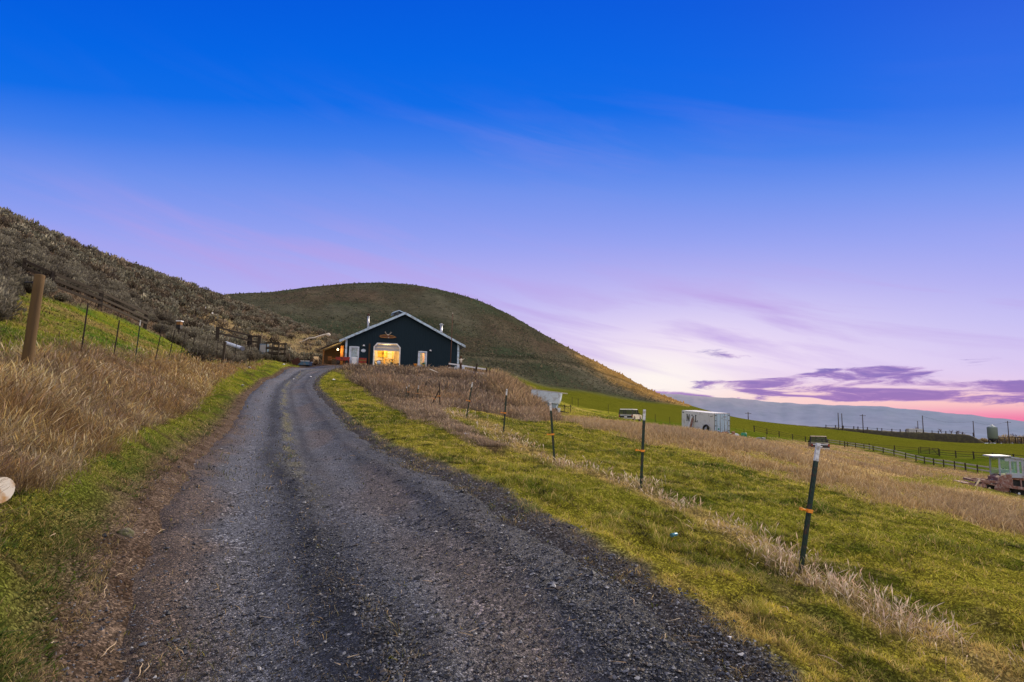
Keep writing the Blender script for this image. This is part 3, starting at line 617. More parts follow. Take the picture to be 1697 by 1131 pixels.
# ---- tan bands in the lower pasture
X, Y, R = samp(320000, 11, 190, .35, -.05, .84); w = regions(X, Y)
kp = rng.uniform(0, 1, len(X)) < np.clip(w['band'] * (.08 + .85 * sstep(-.16, .14, w['n1'] + .8 * w['n2'])), 0, 1) * (1 - .8 * w['lane']) * (1 - .9 * w['green']) ; X, Y, R = keep(kp, X, Y, R); n2 = w['n2'][kp]
c0 = lerp(pick(len(X), [c3(.48, .34, .15), c3(.36, .25, .10), c3(.60, .48, .29), c3(.26, .17, .07)], [.35, .3, .2, .15]), pick(len(X), [c3(.36, .27, .18), c3(.24, .18, .12)], [.5, .5]), np.clip(.3 + 1.8 * n2, 0, 1))
blades("dry_pasture_grass", X, Y, rng.uniform(.08, .28, len(X)) * (1 + 1.6 * n2) * (.6 + .8 * w['n1'][kp] + .4), np.maximum(.006, R * .0009), rng.uniform(.2, 1.1, len(X)), c0 * .7, jit(c0 * 1.15, .4), M_dry, 'blade', label="tan dry grass in bands across the lower pasture")

# ---- brown brush on the mound, with tall reeds on its right end
reedp = patch("812,622 845,620 890,652 906,682 880,694 850,690 815,664 790,640")
X, Y, R = samp(400000, 14, 72, .4, -.30, .16); w = regions(X, Y)
reed = soft(reedp, wobble(X, Y))
dm_ = np.clip(w['mound'] * 1.0 + w['weeds'] * .9, 0, 1)
kp = rng.uniform(0, 1, len(X)) < dm_ * (.3 + .7 * sstep(-.2, .1, w['n1'])) * (1 - w['road']); X, Y, R, reed = keep(kp, X, Y, R, reed); n2 = w['n2'][kp]; n1 = w['n1'][kp]
c0 = pick(len(X), [c3(.21, .155, .115), c3(.13, .095, .072), c3(.33, .26, .19), c3(.40, .28, .16), c3(.08, .06, .048)], [.3, .22, .23, .12, .13])
c0 = lerp(c0, pick(len(X), [c3(.42, .30, .17), c3(.29, .20, .11), c3(.14, .10, .06)], [.4, .35, .25]), reed * .9)
c0 = lerp(c0, c3(.38, .25, .13)[None], sstep(.12, .3, n2 + .3 * n1) * .5)
h = rng.uniform(.2, .75, len(X)) * (1 + 1.6 * n2 + .6 * n1) * (.35 + .65 * dm_[kp]) * (.25 + .75 * sstep(15, 36, R)) * (1 - .7 * np.exp(-((X + 5.4) ** 2 / 9 + (Y - 31.5) ** 2 / 40))); h = h * (1 - reed) + reed * rng.uniform(.5, 1.25, len(X)) * (.8 + 1.2 * (n1 + .3))
c0 = lerp(c0, pick(len(X), [c3(.52, .40, .28), c3(.36, .26, .17)], [.5, .5]), sstep(34, 20, R) * .55)
sel = rng.uniform(0, 1, len(X)) < .3
blades("brush", *keep(~sel, X, Y, h), np.maximum(.008, R * .0006)[~sel], rng.uniform(.1, .9, (~sel).sum()), (c0 * .4)[~sel], jit(c0[~sel], .4), M_dry, 'stalk', label="brown dead brush and reeds over the mound before the barn")
blades("brush_heads", *keep(sel, X, Y, h), np.maximum(.011, R * .00075)[sel], rng.uniform(.1, .7, sel.sum()), (c0 * .5)[sel], jit(c0[sel] * 1.15, .4), M_dry, 'head', label="feathery heads of the brown brush on the mound")

# ---- sagebrush
fence_h = np.array([hit(*q)[:2] for q in ((20, 456), (38, 462), (85, 484), (165, 514), (240, 546))])
def bush_arrays(n_, rx, hz, lw, ll, seed):
    g = np.random.default_rng(seed); ph = g.uniform(0, math.tau, n_); u = g.uniform(0, 1, n_) ** .8; rr = g.uniform(.35, 1, n_) ** .5
    lob = 1 + .28 * np.sin(ph * 3 + seed) + .18 * np.sin(ph * 5 + 2 * seed) * (1 - u)
    ct = np.sqrt(1 - (u * .97) ** 2); p = np.stack([np.cos(ph) * ct * rx * rr * lob, np.sin(ph) * ct * rx * rr * lob, .12 * hz + u * hz * .9 * rr * (.85 + .3 * vnoise(ph * 2, u * 3, seed))], 1)
    d = p / np.linalg.norm(p, axis=1)[:, None] + g.normal(0, .45, (n_, 3)); d[:, 2] += .5; d /= np.linalg.norm(d, axis=1)[:, None]
    s = np.cross(d, g.normal(0, 1, (n_, 3))); s /= np.linalg.norm(s, axis=1)[:, None]
    l = g.uniform(.6, 1.3, n_)[:, None] * ll; q = lw * g.uniform(.6, 1.3, n_)[:, None]
    V = np.stack([p - d * l * .5, p + s * q * .5, p + d * l * .5, p - s * q * .5], 1)
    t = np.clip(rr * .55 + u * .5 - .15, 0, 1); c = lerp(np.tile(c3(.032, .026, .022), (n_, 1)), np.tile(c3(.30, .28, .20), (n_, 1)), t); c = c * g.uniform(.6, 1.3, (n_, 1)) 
    # stems that carry the leaves
    k = g.choice(n_, n_ // 5, replace=False); e = p[k]; q0 = e * 0 + np.array([0, 0, -.02]); pe = np.stack([-e[:, 1], e[:, 0], e[:, 0] * 0], 1); pe /= np.linalg.norm(pe, axis=1)[:, None] + 1e-6; pe *= lw * .14
    V = np.concatenate([V, np.stack([q0 - pe * 1.6, q0 + pe * 1.6, e + pe, e - pe], 1)]); c = np.concatenate([c, np.tile(c3(.06, .045, .035), (len(k), 1))])
    return V, np.repeat(c[:, None], 4, 1)
bush_me = []
for k in range(5):
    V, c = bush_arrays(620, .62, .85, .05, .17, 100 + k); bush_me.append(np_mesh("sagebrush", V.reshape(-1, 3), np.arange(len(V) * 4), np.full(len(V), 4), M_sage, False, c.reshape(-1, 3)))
X, Y, R = samp(26000, 14, 215, .0001, -1.05, -.26); w = regions(X, Y)
kp = (rng.uniform(0, 1, len(X)) < w['sage'] * .92 * (np.abs(dist_line(X, Y, fence_h)) > 1.5 + .012 * R) * (.25 + .75 * sstep(-.15, .02, w['n2'] + .3 * w['n1']))); X, Y, R = keep(kp, X, Y, R)
o_ = np.argsort(R); X, Y, R = X[o_], Y[o_], R[o_]
# keep a natural spacing
cell = {}; ok = []
for i in range(len(X)):
    g_ = .62 + .004 * R[i]; kx, ky = int(X[i] / g_), int(Y[i] / g_); good = True
    for ax in (-1, 0, 1):
        for ay in (-1, 0, 1):
            for j in cell.get((kx + ax, ky + ay), ()):
                if (X[j] - X[i]) ** 2 + (Y[j] - Y[i]) ** 2 < (g_ * .95) ** 2: good = False
    if good: cell.setdefault((kx, ky), []).append(i); ok.append(i)
ok = np.array(ok); X, Y, R = X[ok], Y[ok], R[ok]; Z = H(X, Y); nb = len(X)
vis = np.abs(np.arctan2(X, Y)) < .74
ind = np.nonzero(vis)[0][:280]
for i in ind:
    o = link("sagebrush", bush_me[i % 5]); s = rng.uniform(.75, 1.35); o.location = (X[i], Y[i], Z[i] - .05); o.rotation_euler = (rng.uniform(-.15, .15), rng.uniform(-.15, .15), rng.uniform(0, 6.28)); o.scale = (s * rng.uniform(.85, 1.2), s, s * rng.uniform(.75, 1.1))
    o['label'] = "grey green sagebrush on the slope above the left fence"; o['category'] = "shrub"; o['group'] = "sagebrush bushes on the left hillside"
rest = np.setdiff1d(np.arange(nb), ind); va, ca_ = [], []
tmpl = [bush_arrays(84, .75, .9, .15, .32, 200 + k) for k in range(6)]
tint = [c3(1, 1, 1), c3(.8, .83, .78), c3(1.1, .95, .88), c3(.62, .52, .48), c3(1.2, 1.2, 1.15)]
for i in rest:
    V, c = tmpl[i % 6]; s = rng.uniform(.75, 1.6); th = rng.uniform(0, 6.28); cs, sn = math.cos(th) * s, math.sin(th) * s
    Q = np.empty_like(V); Q[..., 0] = V[..., 0] * cs - V[..., 1] * sn + X[i]; Q[..., 1] = V[..., 0] * sn + V[..., 1] * cs + Y[i]; Q[..., 2] = V[..., 2] * s * rng.uniform(.7, 1.1) + Z[i] - .05
    va.append(Q); ca_.append(c * tint[rng.integers(5)] * rng.uniform(.6, 1.25))
va = np.concatenate(va).reshape(-1, 3); ca_ = np.concatenate(ca_).reshape(-1, 3)
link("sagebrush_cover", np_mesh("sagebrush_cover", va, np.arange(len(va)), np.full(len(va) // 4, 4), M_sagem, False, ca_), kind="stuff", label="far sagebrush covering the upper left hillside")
print("sage", nb)
# dry grass between the bushes
X, Y, R = samp(130000, 14, 160, .3, -.95, -.2); w = regions(X, Y)
hz = (R > 85) * (R < 135) * (np.arctan2(X, Y) > -.36) * (np.arctan2(X, Y) < -.17)
kp = rng.uniform(0, 1, len(X)) < np.clip(w['tanbank'] * .8 + w['sage'] * (.35 + .5 * sstep(0, .2, w['n2'])) + hz * .5 + np.where((w['upper'] > .5) & (w['strip'] < .5), .5, 0), 0, 1); X, Y, R = keep(kp, X, Y, R)
c0 = pick(len(X), [c3(.28, .19, .10), c3(.17, .12, .08), c3(.12, .085, .065), c3(.36, .27, .15)], [.3, .3, .25, .15])
blades("hillside_grass", X, Y, rng.uniform(.15, .4, len(X)), np.maximum(.01, R * .001), rng.uniform(.2, .9, len(X)), c0 * .5, jit(c0), M_dry, label="thin dry grass between the sagebrush bushes")

# ---- tussocks that roughen the far hill and its skyline
fr_ = rng.uniform(-.46, .30, 90000); vv_ = rng.uniform(math.log(165), math.log(560), 90000); X, Y = np.exp(vv_) * np.sin(fr_), np.exp(vv_) * np.cos(fr_); R = np.exp(vv_)
kp = (R > np.interp(fr_, fa, fr) * 1.02) & (rng.uniform(0, 1, len(X)) < .25 + .75 * sstep(.42, .6, fbm(X * .05, Y * .05, 3, 91))); X, Y, R = keep(kp, X, Y, R)
c0 = pick(len(X), [c3(.11, .105, .068), c3(.078, .084, .05), c3(.15, .13, .085), c3(.05, .055, .035)], [.35, .3, .2, .15]); aa = np.arctan2(X, Y)
rid2 = np.interp(aa, *np.array([(-.4, 405), (-.2, 440), (-.05, 430), (.1, 380), (.2, 342), (.275, 312)]).T); c0 = lerp(c0, c3(.42, .27, .09)[None], sstep(.05, .17, aa) * sstep(.88, 1.0, R / rid2) * .9)  # tussocks take on the same painted golden glow along the right ridge
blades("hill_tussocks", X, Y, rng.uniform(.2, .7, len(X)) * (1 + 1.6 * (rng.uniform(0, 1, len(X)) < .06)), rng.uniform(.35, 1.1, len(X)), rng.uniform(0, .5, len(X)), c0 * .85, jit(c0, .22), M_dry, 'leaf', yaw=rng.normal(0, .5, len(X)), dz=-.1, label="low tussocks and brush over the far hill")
# ---- loose stones on the drive
X, Y, R = samp(330000, 2.6, 22, 1.0, -.75, .6); w = regions(X, Y); T = w['t']
p_ = w['road'] * (.25 + .9 * np.exp(-((T + .22) / .2) ** 2) + .6 * np.exp(-((T - 1.15) / .2) ** 2) + .5 * sstep(1.1, 1.6, T) + .25 * sstep(-.1, .15, w['n1'])) * (1 - .6 * sstep(-1.3, -1.7, T))
kp = rng.uniform(0, 1, len(X)) < p_ * .5; X, Y, R, T = keep(kp, X, Y, R, T); n_ = len(X)
oc = np.array([(1, 0, 0), (-1, 0, 0), (0, 1, 0), (0, -1, 0), (0, 0, 1), (0, 0, -1)], float); of = np.array([(0, 2, 4), (2, 1, 4), (1, 3, 4), (3, 0, 4), (2, 0, 5), (1, 2, 5), (3, 1, 5), (0, 3, 5)])
sz_ = rng.lognormal(math.log(.0064), .48, n_).clip(.003, .030) * (1 + .02 * R)
V = oc[None] * rng.uniform(.55, 1.25, (n_, 6, 1)) + rng.normal(0, .18, (n_, 6, 3)); V[..., 2] *= .6
th = rng.uniform(0, 6.28, n_); cs, sn = np.cos(th)[:, None], np.sin(th)[:, None]
V = np.stack([V[..., 0] * cs - V[..., 1] * sn, V[..., 0] * sn + V[..., 1] * cs, V[..., 2]], -1) * sz_[:, None, None]
V += np.stack([X, Y, Hroad(X, Y) + (fbm(w['s'][kp] * 5, T * 5, 4, 45) - .5) * .03 + (fbm(w['s'][kp] * 1.1, T * 1.6, 3, 47) - .5) * .05 + sz_ * .1], 1)[:, None]
c0 = pick(n_, [c3(.068, .076, .098), c3(.036, .041, .053), c3(.13, .14, .17), c3(.10, .085, .072), c3(.32, .33, .35)], [.36, .35, .14, .1, .05]) * rng.uniform(.7, 1.2, (n_, 1))
m, nt, out = new_mat("stone"); principled(nt, out, attr(nt, "Col").outputs[0], .75, 0, .35)
link("gravel_stones", np_mesh("gravel_stones", V.reshape(-1, 3), (np.arange(n_)[:, None, None] * 6 + of[None]).ravel(), np.full(n_ * 8, 3), m, False, np.repeat(c0, 6, 0)), kind="stuff", label="loose blue grey stones on the gravel drive")
# ---- straw lying on the drive and its edges
X, Y, R = samp(9000, 2.6, 20, 1.0, -.8, .7); w = regions(X, Y)
kp = rng.uniform(0, 1, len(X)) < (w['road'] * (.12 + .5 * sstep(-1.2, -1.8, w['t'])) + .3 * w['verge_l']) * .35; X, Y, R = keep(kp, X, Y, R); n_ = len(X)
th = rng.uniform(0, 6.28, n_); ln = rng.uniform(.03, .12, n_)
c0 = pick(n_, [c3(.45, .34, .22), c3(.33, .25, .17), c3(.55, .46, .34)], [.5, .3, .2]); w = regions(X, Y)
Zb = np.where(np.abs(w['t']) < HW, Hroad(X, Y) + .02, H(X, Y) + .03)
V = np.empty((n_, 4, 3)); dx, dy = np.cos(th), np.sin(th); wd_ = np.maximum(.002, R * .0003)
for q, (u, s_) in enumerate([(-.5, -1), (.5, -.5), (.5, .5), (-.5, 1)]):
    V[:, q] = np.stack([X + dx * ln * u - dy * wd_ * s_, Y + dy * ln * u + dx * wd_ * s_, Zb + rng.uniform(0, .008, n_)], 1)
link("straw", np_mesh("straw", V.reshape(-1, 3), np.arange(n_ * 4), np.full(n_, 4), M_dry, False, np.repeat(c0, 4, 0)), kind="stuff", label="bits of pale straw lying on the drive")
# ------------------------------------------------------------------ mesh builder for built things
class MB:
    def __init__(s): s.v, s.f, s.sm = [], [], []
    def add(s, vs, fs, smooth=False):
        b = len(s.v); s.v += [tuple(map(float, q)) for q in vs]; s.f += [tuple(b + i for i in q) for q in fs]; s.sm += [smooth] * len(fs); return s
    def box(s, c, d, rot=None, taper=1.0):
        x, y, z = d[0] / 2, d[1] / 2, d[2] / 2; vs = [Vector((sx * x * (taper if sz > 0 else 1), sy * y * (taper if sz > 0 else 1), sz * z)) for sz in (-1, 1) for sy in (-1, 1) for sx in (-1, 1)]
        if rot: 
            e = Euler(rot).to_matrix(); vs = [e @ q for q in vs]
        vs = [q + Vector(c) for q in vs]
        return s.add(vs, [(0, 2, 3, 1), (4, 5, 7, 6), (0, 1, 5, 4), (2, 6, 7, 3), (0, 4, 6, 2), (1, 3, 7, 5)])
    def beam(s, a, b, w, h, roll=0.0):
        a, b = Vector(a), Vector(b); d = b - a; q = d.to_track_quat('Y', 'Z'); m = q.to_matrix() @ Matrix.Rotation(roll, 3, 'Y')
        vs = [m @ Vector((sx * w / 2, 0, sz * h / 2)) + e for e in (a, b) for sz in (-1, 1) for sx in (-1, 1)]
        return s.add(vs, [(0, 1, 3, 2), (4, 6, 7, 5), (0, 4, 5, 1), (2, 3, 7, 6), (0, 2, 6, 4), (1, 5, 7, 3)])
    def cyl(s, a, b, r0, r1=None, n=12, smooth=True, cap=True):
        r1 = r0 if r1 is None else r1; a, b = Vector(a), Vector(b); q = (b - a).to_track_quat('Z', 'X').to_matrix(); vs = []
        for e, r in ((a, r0), (b, r1)):
            for i in range(n): t = math.tau * i / n; vs.append(e + q @ Vector((math.cos(t) * r, math.sin(t) * r, 0)))
        s.add(vs, [(i, (i + 1) % n, n + (i + 1) % n, n + i) for i in range(n)], smooth)
        if cap:
            base = len(s.v) - 2 * n; s.f += [tuple(base + i for i in reversed(range(n))), tuple(base + n + i for i in range(n))]; s.sm += [False, False]
        return s
    def tube(s, pts, rs, n=8, smooth=True):
        pts = [Vector(p) for p in pts]; rs = [rs] * len(pts) if isinstance(rs, (int, float)) else rs; vs = []
        for i, p in enumerate(pts):
            d = (pts[min(i + 1, len(pts) - 1)] - pts[max(i - 1, 0)]).normalized(); u = d.orthogonal().normalized() if i == 0 else (u - d * u.dot(d)).normalized(); w = d.cross(u)
            for k in range(n): t = math.tau * k / n; vs.append(p + (u * math.cos(t) + w * math.sin(t)) * rs[i])
        fs = [(i * n + k, i * n + (k + 1) % n, (i + 1) * n + (k + 1) % n, (i + 1) * n + k) for i in range(len(pts) - 1) for k in range(n)]
        fs += [tuple(reversed(range(n))), tuple((len(pts) - 1) * n + k for k in range(n))]
        return s.add(vs, fs, smooth)
    def prism(s, prof, y0, y1, axis='y', smooth=False):
        """profile (u, w) swept along an axis: 'y' -> (u, y, w); 'x' -> (x, u, w); 'z' -> (u, w, z)"""
        n = len(prof)
        mk = {'y': lambda u, w, t: (u, t, w), 'x': lambda u, w, t: (t, u, w), 'z': lambda u, w, t: (u, w, t)}[axis]
        vs = [mk(u, w, t) for t in (y0, y1) for u, w in prof]
        return s.add(vs, [tuple(range(n)), tuple(reversed(range(n, 2 * n)))] + [(i, n + i, n + (i + 1) % n, (i + 1) % n) for i in range(n)], smooth)
    def lathe(s, c, prof, n=20, smooth=True):
        vs = []
        for r, z in prof:
            for k in range(n): t = math.tau * k / n; vs.append((c[0] + r * math.cos(t), c[1] + r * math.sin(t), c[2] + z))
        fs = [(i * n + k, i * n + (k + 1) % n, (i + 1) * n + (k + 1) % n, (i + 1) * n + k) for i in range(len(prof) - 1) for k in range(n)]
        return s.add(vs, fs + [tuple(reversed(range(n))), tuple((len(prof) - 1) * n + k for k in range(n))], smooth)
    def build(s, name, mat, parent=None, bevel=0, **props):
        me = bpy.data.meshes.new(name); me.from_pydata(s.v, [], s.f); me.polygons.foreach_set("use_smooth", s.sm); me.materials.append(mat)
        bm = bmesh.new(); bm.from_mesh(me); bmesh.ops.recalc_face_normals(bm, faces=bm.faces)
        if bevel: bmesh.ops.bevel(bm, geom=bm.edges[:], offset=bevel, segments=2, affect='EDGES', clamp_overlap=True)
        bm.to_mesh(me); bm.free()
        return link(name, me, parent, **props)
import bmesh
def thing(name, label, cat, loc=(0, 0, 0), rz=0.0, group=None):
    o = bpy.data.objects.new(name, None); C.objects.link(o); o.location = loc; o.rotation_euler = (0, 0, rz); o['label'] = label; o['category'] = cat; o.empty_display_size = .3
    if group: o['group'] = group
    return o
def tag(o, label, cat, group=None):
    o['label'] = label; o['category'] = cat
    if group: o['group'] = group
    return o
def dup(root, loc=None, rot=None, scale=None, label=None, group=None):
    r = root.copy(); C.objects.link(r)
    if loc is not None: r.location = loc
    if rot is not None: r.rotation_euler = rot
    if scale is not None: r.scale = scale
    if label: r['label'] = label
    if group: r['group'] = group
    for ch in list(root.children):
        c_ = ch.copy(); C.objects.link(c_); c_.parent = r
        for g in ch.children: d_ = g.copy(); C.objects.link(d_); d_.parent = c_
    return r
def light(name, loc, e, col, size=.4, typ='POINT', parent=None):
    l = bpy.data.lights.new(name, typ); l.energy = e; l.color = col
    if typ == 'POINT': l.shadow_soft_size = size
    else: l.size = size
    o = bpy.data.objects.new(name, l); C.objects.link(o); o.location = loc; o.parent = parent; return o

# ------------------------------------------------------------------ materials for built things
def siding(name, col, period=.3, axis=0):
    m, nt, out = new_mat(name); co = obj_co(nt); sx = N(nt, "ShaderNodeSeparateXYZ"); L(nt, co, sx.inputs[0])
    fr = math_(nt, 'FRACT', math_(nt, 'DIVIDE', sx.outputs[axis], period)); r = ramp(nt, fr, [(0, (0, 0, 0)), (.08, (1, 1, 1)), (.16, (1, 1, 1)), (.24, (0, 0, 0)), (1, (0, 0, 0))])
    n_ = noise(nt, 1.1, 7, .7, co); st_ = N(nt, "ShaderNodeMapping"); st_.inputs["Scale"].default_value = (3, 3, .25); L(nt, co, st_.inputs[0]); n2 = noise(nt, 2, 5, .6, st_.outputs[0])
    c = mixc(nt, n_, tuple(x * .6 for x in col), tuple(x * 1.5 for x in col)); c = mixc(nt, mul(r, .6), c, tuple(x * 2.6 for x in col)); c = mixc(nt, mul(n2, .35), c, tuple(x * 1.8 + .0008 for x in col))
    principled(nt, out, c, .6, 0, .2, bump(nt, r, .8, .03)); return m
def wood(name, col, col2, scale=1.0, rough=.85):
    m, nt, out = new_mat(name); co = obj_co(nt); mp = N(nt, "ShaderNodeMapping"); mp.inputs["Scale"].default_value = (9 * scale, 9 * scale, .9 * scale); L(nt, co, mp.inputs[0])
    f = noise(nt, 3, 8, .7, mp.outputs[0], .5); g = noise(nt, 2.5, 4, .6, co)
    c = mixc(nt, f, col, col2); c = mixc(nt, mul(g, .5), c, tuple(x * .4 for x in col)); principled(nt, out, c, rough, 0, .15, bump(nt, f, .6, .01)); return m
M_navy = siding("navy_siding", (.0020, .0100, .0165)); M_trim = solid("pale_blue_trim", (.50, .66, .80), .5, var=.12, dirt=(.3, .33, .36)); M_white = solid("white_paint", (.78, .79, .80), .5, var=.06, dirt=(.55, .52, .47), dirt_amt=.3)
M_roof = solid("roof_metal", (.30, .36, .44), .4, .3, var=.15); M_soffit = solid("soffit", (.05, .055, .06), .8)
M_greydoor = solid("grey_panel", (.42, .43, .45), .6); M_cream = solid("cream_board", (.78, .66, .44), .8, var=.1); M_yellow = solid("yellow_paint", (.75, .48, .05), .6); M_ochre = solid("ochre_wood", (.55, .30, .06), .8, var=.3)
M_conc = solid("concrete", (.30, .28, .26), .9, var=.2); M_dark = solid("dark_rubber", (.012, .012, .013), .8); M_black = solid("black_metal", (.02, .02, .022), .5)
M_galv = solid("galvanised", (.50, .53, .56), .4, .6, var=.2, dirt=(.25, .2, .15), dirt_amt=.2); M_rust = solid("rust", (.19, .075, .042), .9, var=.5, vscale=9, dirt=(.34, .22, .18), dirt_amt=.55, bump_s=.5); M_rustpole = solid("rusty_pole", (.11, .05, .035), .9, var=.4)
M_brown = wood("brown_timber", (.14, .08, .045), (.07, .042, .026)); M_grey_wood = wood("weathered_timber", (.085, .068, .05), (.04, .032, .026)); M_pale_wood = wood("pale_board", (.74, .69, .58), (.55, .49, .40)); M_warm_wood = wood("warm_timber", (.42, .22, .08), (.24, .11, .04))
M_red = solid("red_paint", (.34, .035, .02), .6, var=.3, dirt=(.12, .04, .03)); M_orange = solid("orange_plastic", (.85, .30, .03), .5, var=.1)
M_green_d = solid("green_plastic", (.02, .19, .10), .5); M_bluewhite = solid("blue_white_paint", (.62, .70, .80), .5, var=.1, dirt=(.42, .44, .46), dirt_amt=.35); M_blue = solid("blue_paint", (.05, .14, .24), .5, var=.3, dirt=(.15, .16, .17))
M_bone = solid("bone", (.70, .62, .50), .8); M_signwood = solid("sign_wood", (.15, .06, .03), .6, var=.4); M_gold = solid("gold_letters", (.65, .36, .07), .5)
M_tire = solid("tyre", (.018, .018, .019), .85, var=.3, dirt=(.07, .055, .04), dirt_amt=.4); M_steel = solid("steel", (.33, .34, .36), .4, .7)
def glass(name, col=(.8, .9, .95), mixv=.75):
    m, nt, out = new_mat(name); t = N(nt, "ShaderNodeBsdfTransparent"); t.inputs[0].default_value = (*col, 1); g = N(nt, "ShaderNodeBsdfGlossy"); g.inputs["Roughness"].default_value = .05
    mx = N(nt, "ShaderNodeMixShader"); mx.inputs[0].default_value = 1 - mixv; L(nt, t.outputs[0], mx.inputs[1]); L(nt, g.outputs[0], mx.inputs[2]); L(nt, mx.outputs[0], out.inputs[0]); return m
M_glass = glass("window_glass", (.75, .85, .9), .93); M_curtain, nt, out = new_mat("orange_curtain"); t_ = N(nt, "ShaderNodeBsdfTranslucent"); t_.inputs[0].default_value = (.9, .45, .2, 1); L(nt, t_.outputs[0], out.inputs[0])

# ------------------------------------------------------------------ the barn
bo = P(667.5, 607, 76.5); by = zg(-14, 77); BZ = float(bo[2]) - .02
barn = thing("barn", "dark navy blue metal barn with pale blue roof edges and a lit garage opening", "barn", (bo[0], bo[1], BZ), rad(14))
HWd, RZ, SL, DEP = 7.1, 6.85, .5, 17.0
zr = lambda x: RZ - .18 - SL * abs(x)               # underside of the roof at x
openings = [(-6.66, -5.46, [(-6.66, 2.25), (-5.46, 2.25)], -.4), (-3.72, -.36, [(-3.72, 2.1), (-3.72, 2.36), (-3.30, 2.86), (-.80, 2.86), (-.36, 2.36)], -.4), (1.86, 3.0, [(1.86, 2.0), (3.0, 2.0)], -.4)]
def opz(o, x): q = [k for k in o[2] if True]; return float(np.interp(x, [k[0] for k in q if not (k[0] == -3.72 and k[1] == 2.1)], [k[1] for k in q if not (k[0] == -3.72 and k[1] == 2.1)]))
xs = sorted({-HWd, 0, HWd, *[o[0] for o in openings], *[o[1] for o in openings], -3.30, -.80})
wl = MB()
for x0, x1 in zip(xs[:-1], xs[1:]):
    op = next((o for o in openings if o[0] - 1e-6 <= x0 and x1 <= o[1] + 1e-6), None)
    b0, b1 = (-.6, -.6) if op is None else (opz(op, x0), opz(op, x1))
    wl.add([(x0, 0, b0), (x1, 0, b1), (x1, 0, zr(x1)), (x0, 0, zr(x0))], [(0, 1, 2, 3)])
wl.box((-HWd + .04, DEP / 2, (zr(HWd) - .6) / 2), (.08, DEP - .02, zr(HWd) + .6)); wl.box((HWd - .04, DEP / 2, (zr(HWd) - .6) / 2), (.08, DEP - .02, zr(HWd) + .6))
wl.add([(-HWd, DEP, -.6), (HWd, DEP, -.6), (HWd, DEP, zr(HWd)), (0, DEP, zr(0)), (-HWd, DEP, zr(HWd))], [(0, 1, 2, 3, 4)])
wl.build("wall", M_navy, barn)
# roof: two slabs, rake trims
rf = MB(); OV, EV = .55, .75
for sx in (-1, 1):
    xe = sx * (HWd + EV); a = Vector((0, 0, RZ)); e = Vector((xe, 0, RZ - SL * abs(xe)))
    vs = [(0, -OV, RZ), (xe, -OV, e.z), (xe, DEP + OV, e.z), (0, DEP + OV, RZ), (0, -OV, RZ - .14), (xe, -OV, e.z - .14), (xe, DEP + OV, e.z - .14), (0, DEP + OV, RZ - .14)]
    rf.add(vs, [(0, 1, 2, 3), (7, 6, 5, 4), (0, 4, 5, 1), (1, 5, 6, 2), (2, 6, 7, 3)])
roof = rf.build("roof", M_roof, barn)
for sx in (-1, 1):
    t = MB(); xe = sx * (HWd + EV + .03); ze = RZ - SL * abs(xe)
    t.prism([(0, RZ + .04), (xe, ze + .04), (xe, ze - .26), (0, RZ - .26)], -OV - .05, -OV - .003); t.build("rake_trim", M_trim, roof)
s_ = MB()
for sx in (-1, 1): s_.prism([(0.01 * sx, RZ - .145), (sx * (HWd + EV), RZ - SL * (HWd + EV) - .145), (sx * (HWd + EV), RZ - SL * (HWd + EV) - .165), (0.01 * sx, RZ - .165)], -OV, -.005)
s_.build("soffit", M_soffit, roof)
cu_ = MB(); cu_.box((-.55, 4.4, RZ + .12), (1.15, 1.7, .75)); cup = cu_.build("cupola", M_soffit, barn)
t = MB()
for sx in (-1, 1): t.prism([(-.55, RZ + .92), (-.55 + sx * .95, RZ + .50), (-.55 + sx * .95, RZ + .40), (-.55, RZ + .80)], 3.3, 5.5)
t.build("cupola_roof", M_trim, cup)
dm2 = MB(); dm2.prism([(-5.0, 4.3), (-3.2, 4.3), (-3.2, 5.6), (-4.6, 5.0)], 1.8, 3.0); dm2.build("roof_flashing", M_trim, roof)
for nm, x, y, z0, z1, r in (("stove_pipe", -4.5, 2.2, 4.3, 6.55, .13), ("stove_pipe", 5.0, 2.0, 4.1, 5.75, .15)):
    p_ = MB(); p_.cyl((x, y, z0), (x, y, z1), r); q_ = p_.build(nm, M_galv, barn)
    p_ = MB(); p_.cyl((x, y, z1 + .02), (x, y, z1 + .12), r * 1.3, r * 1.3); p_.cyl((x, y, z1 + .125), (x, y, z1 + .30), r * 2.1, r * .5); p_.build("pipe_cap", M_galv if x > 0 else M_rustpole, q_)
for x in (-HWd + .06, HWd - .06):
    p_ = MB(); p_.box((x, -.045, (zr(HWd) - .55) / 2), (.24, .07, zr(HWd) + .55)); p_.build("corner_trim", M_trim, barn)
# garage opening: frame, half rolled door, room behind
g = MB(); pr = [(-3.72, -.3), (-3.72, 2.36), (-3.30, 2.86), (-.80, 2.86), (-.36, 2.36), (-.36, -.3)]; inn = [(-3.58, -.3), (-3.58, 2.30), (-3.22, 2.73), (-.88, 2.73), (-.50, 2.30), (-.50, -.3)]
for i in range(5):
    a, b, c_, d_ = pr[i], pr[i + 1], inn[i + 1], inn[i]
    g.add([(q[0], yy, q[1]) for yy in (-.05, .14) for q in (a, b, c_, d_)], [(0, 1, 2, 3), (7, 6, 5, 4), (0, 4, 5, 1), (2, 6, 7, 3), (1, 5, 6, 2), (0, 3, 7, 4)])
g.build("garage_frame", M_white, barn)
g = MB()
for k in range(2): g.box((-2.05, .22, 2.08 + .40 * k), (3.2, .05, .37), (0, 0, 0))
g.build("garage_door", M_greydoor, barn)
rm = MB(); X0, X1, Y1_, ZC = -5.1, 6.9, 7.5, 3.1
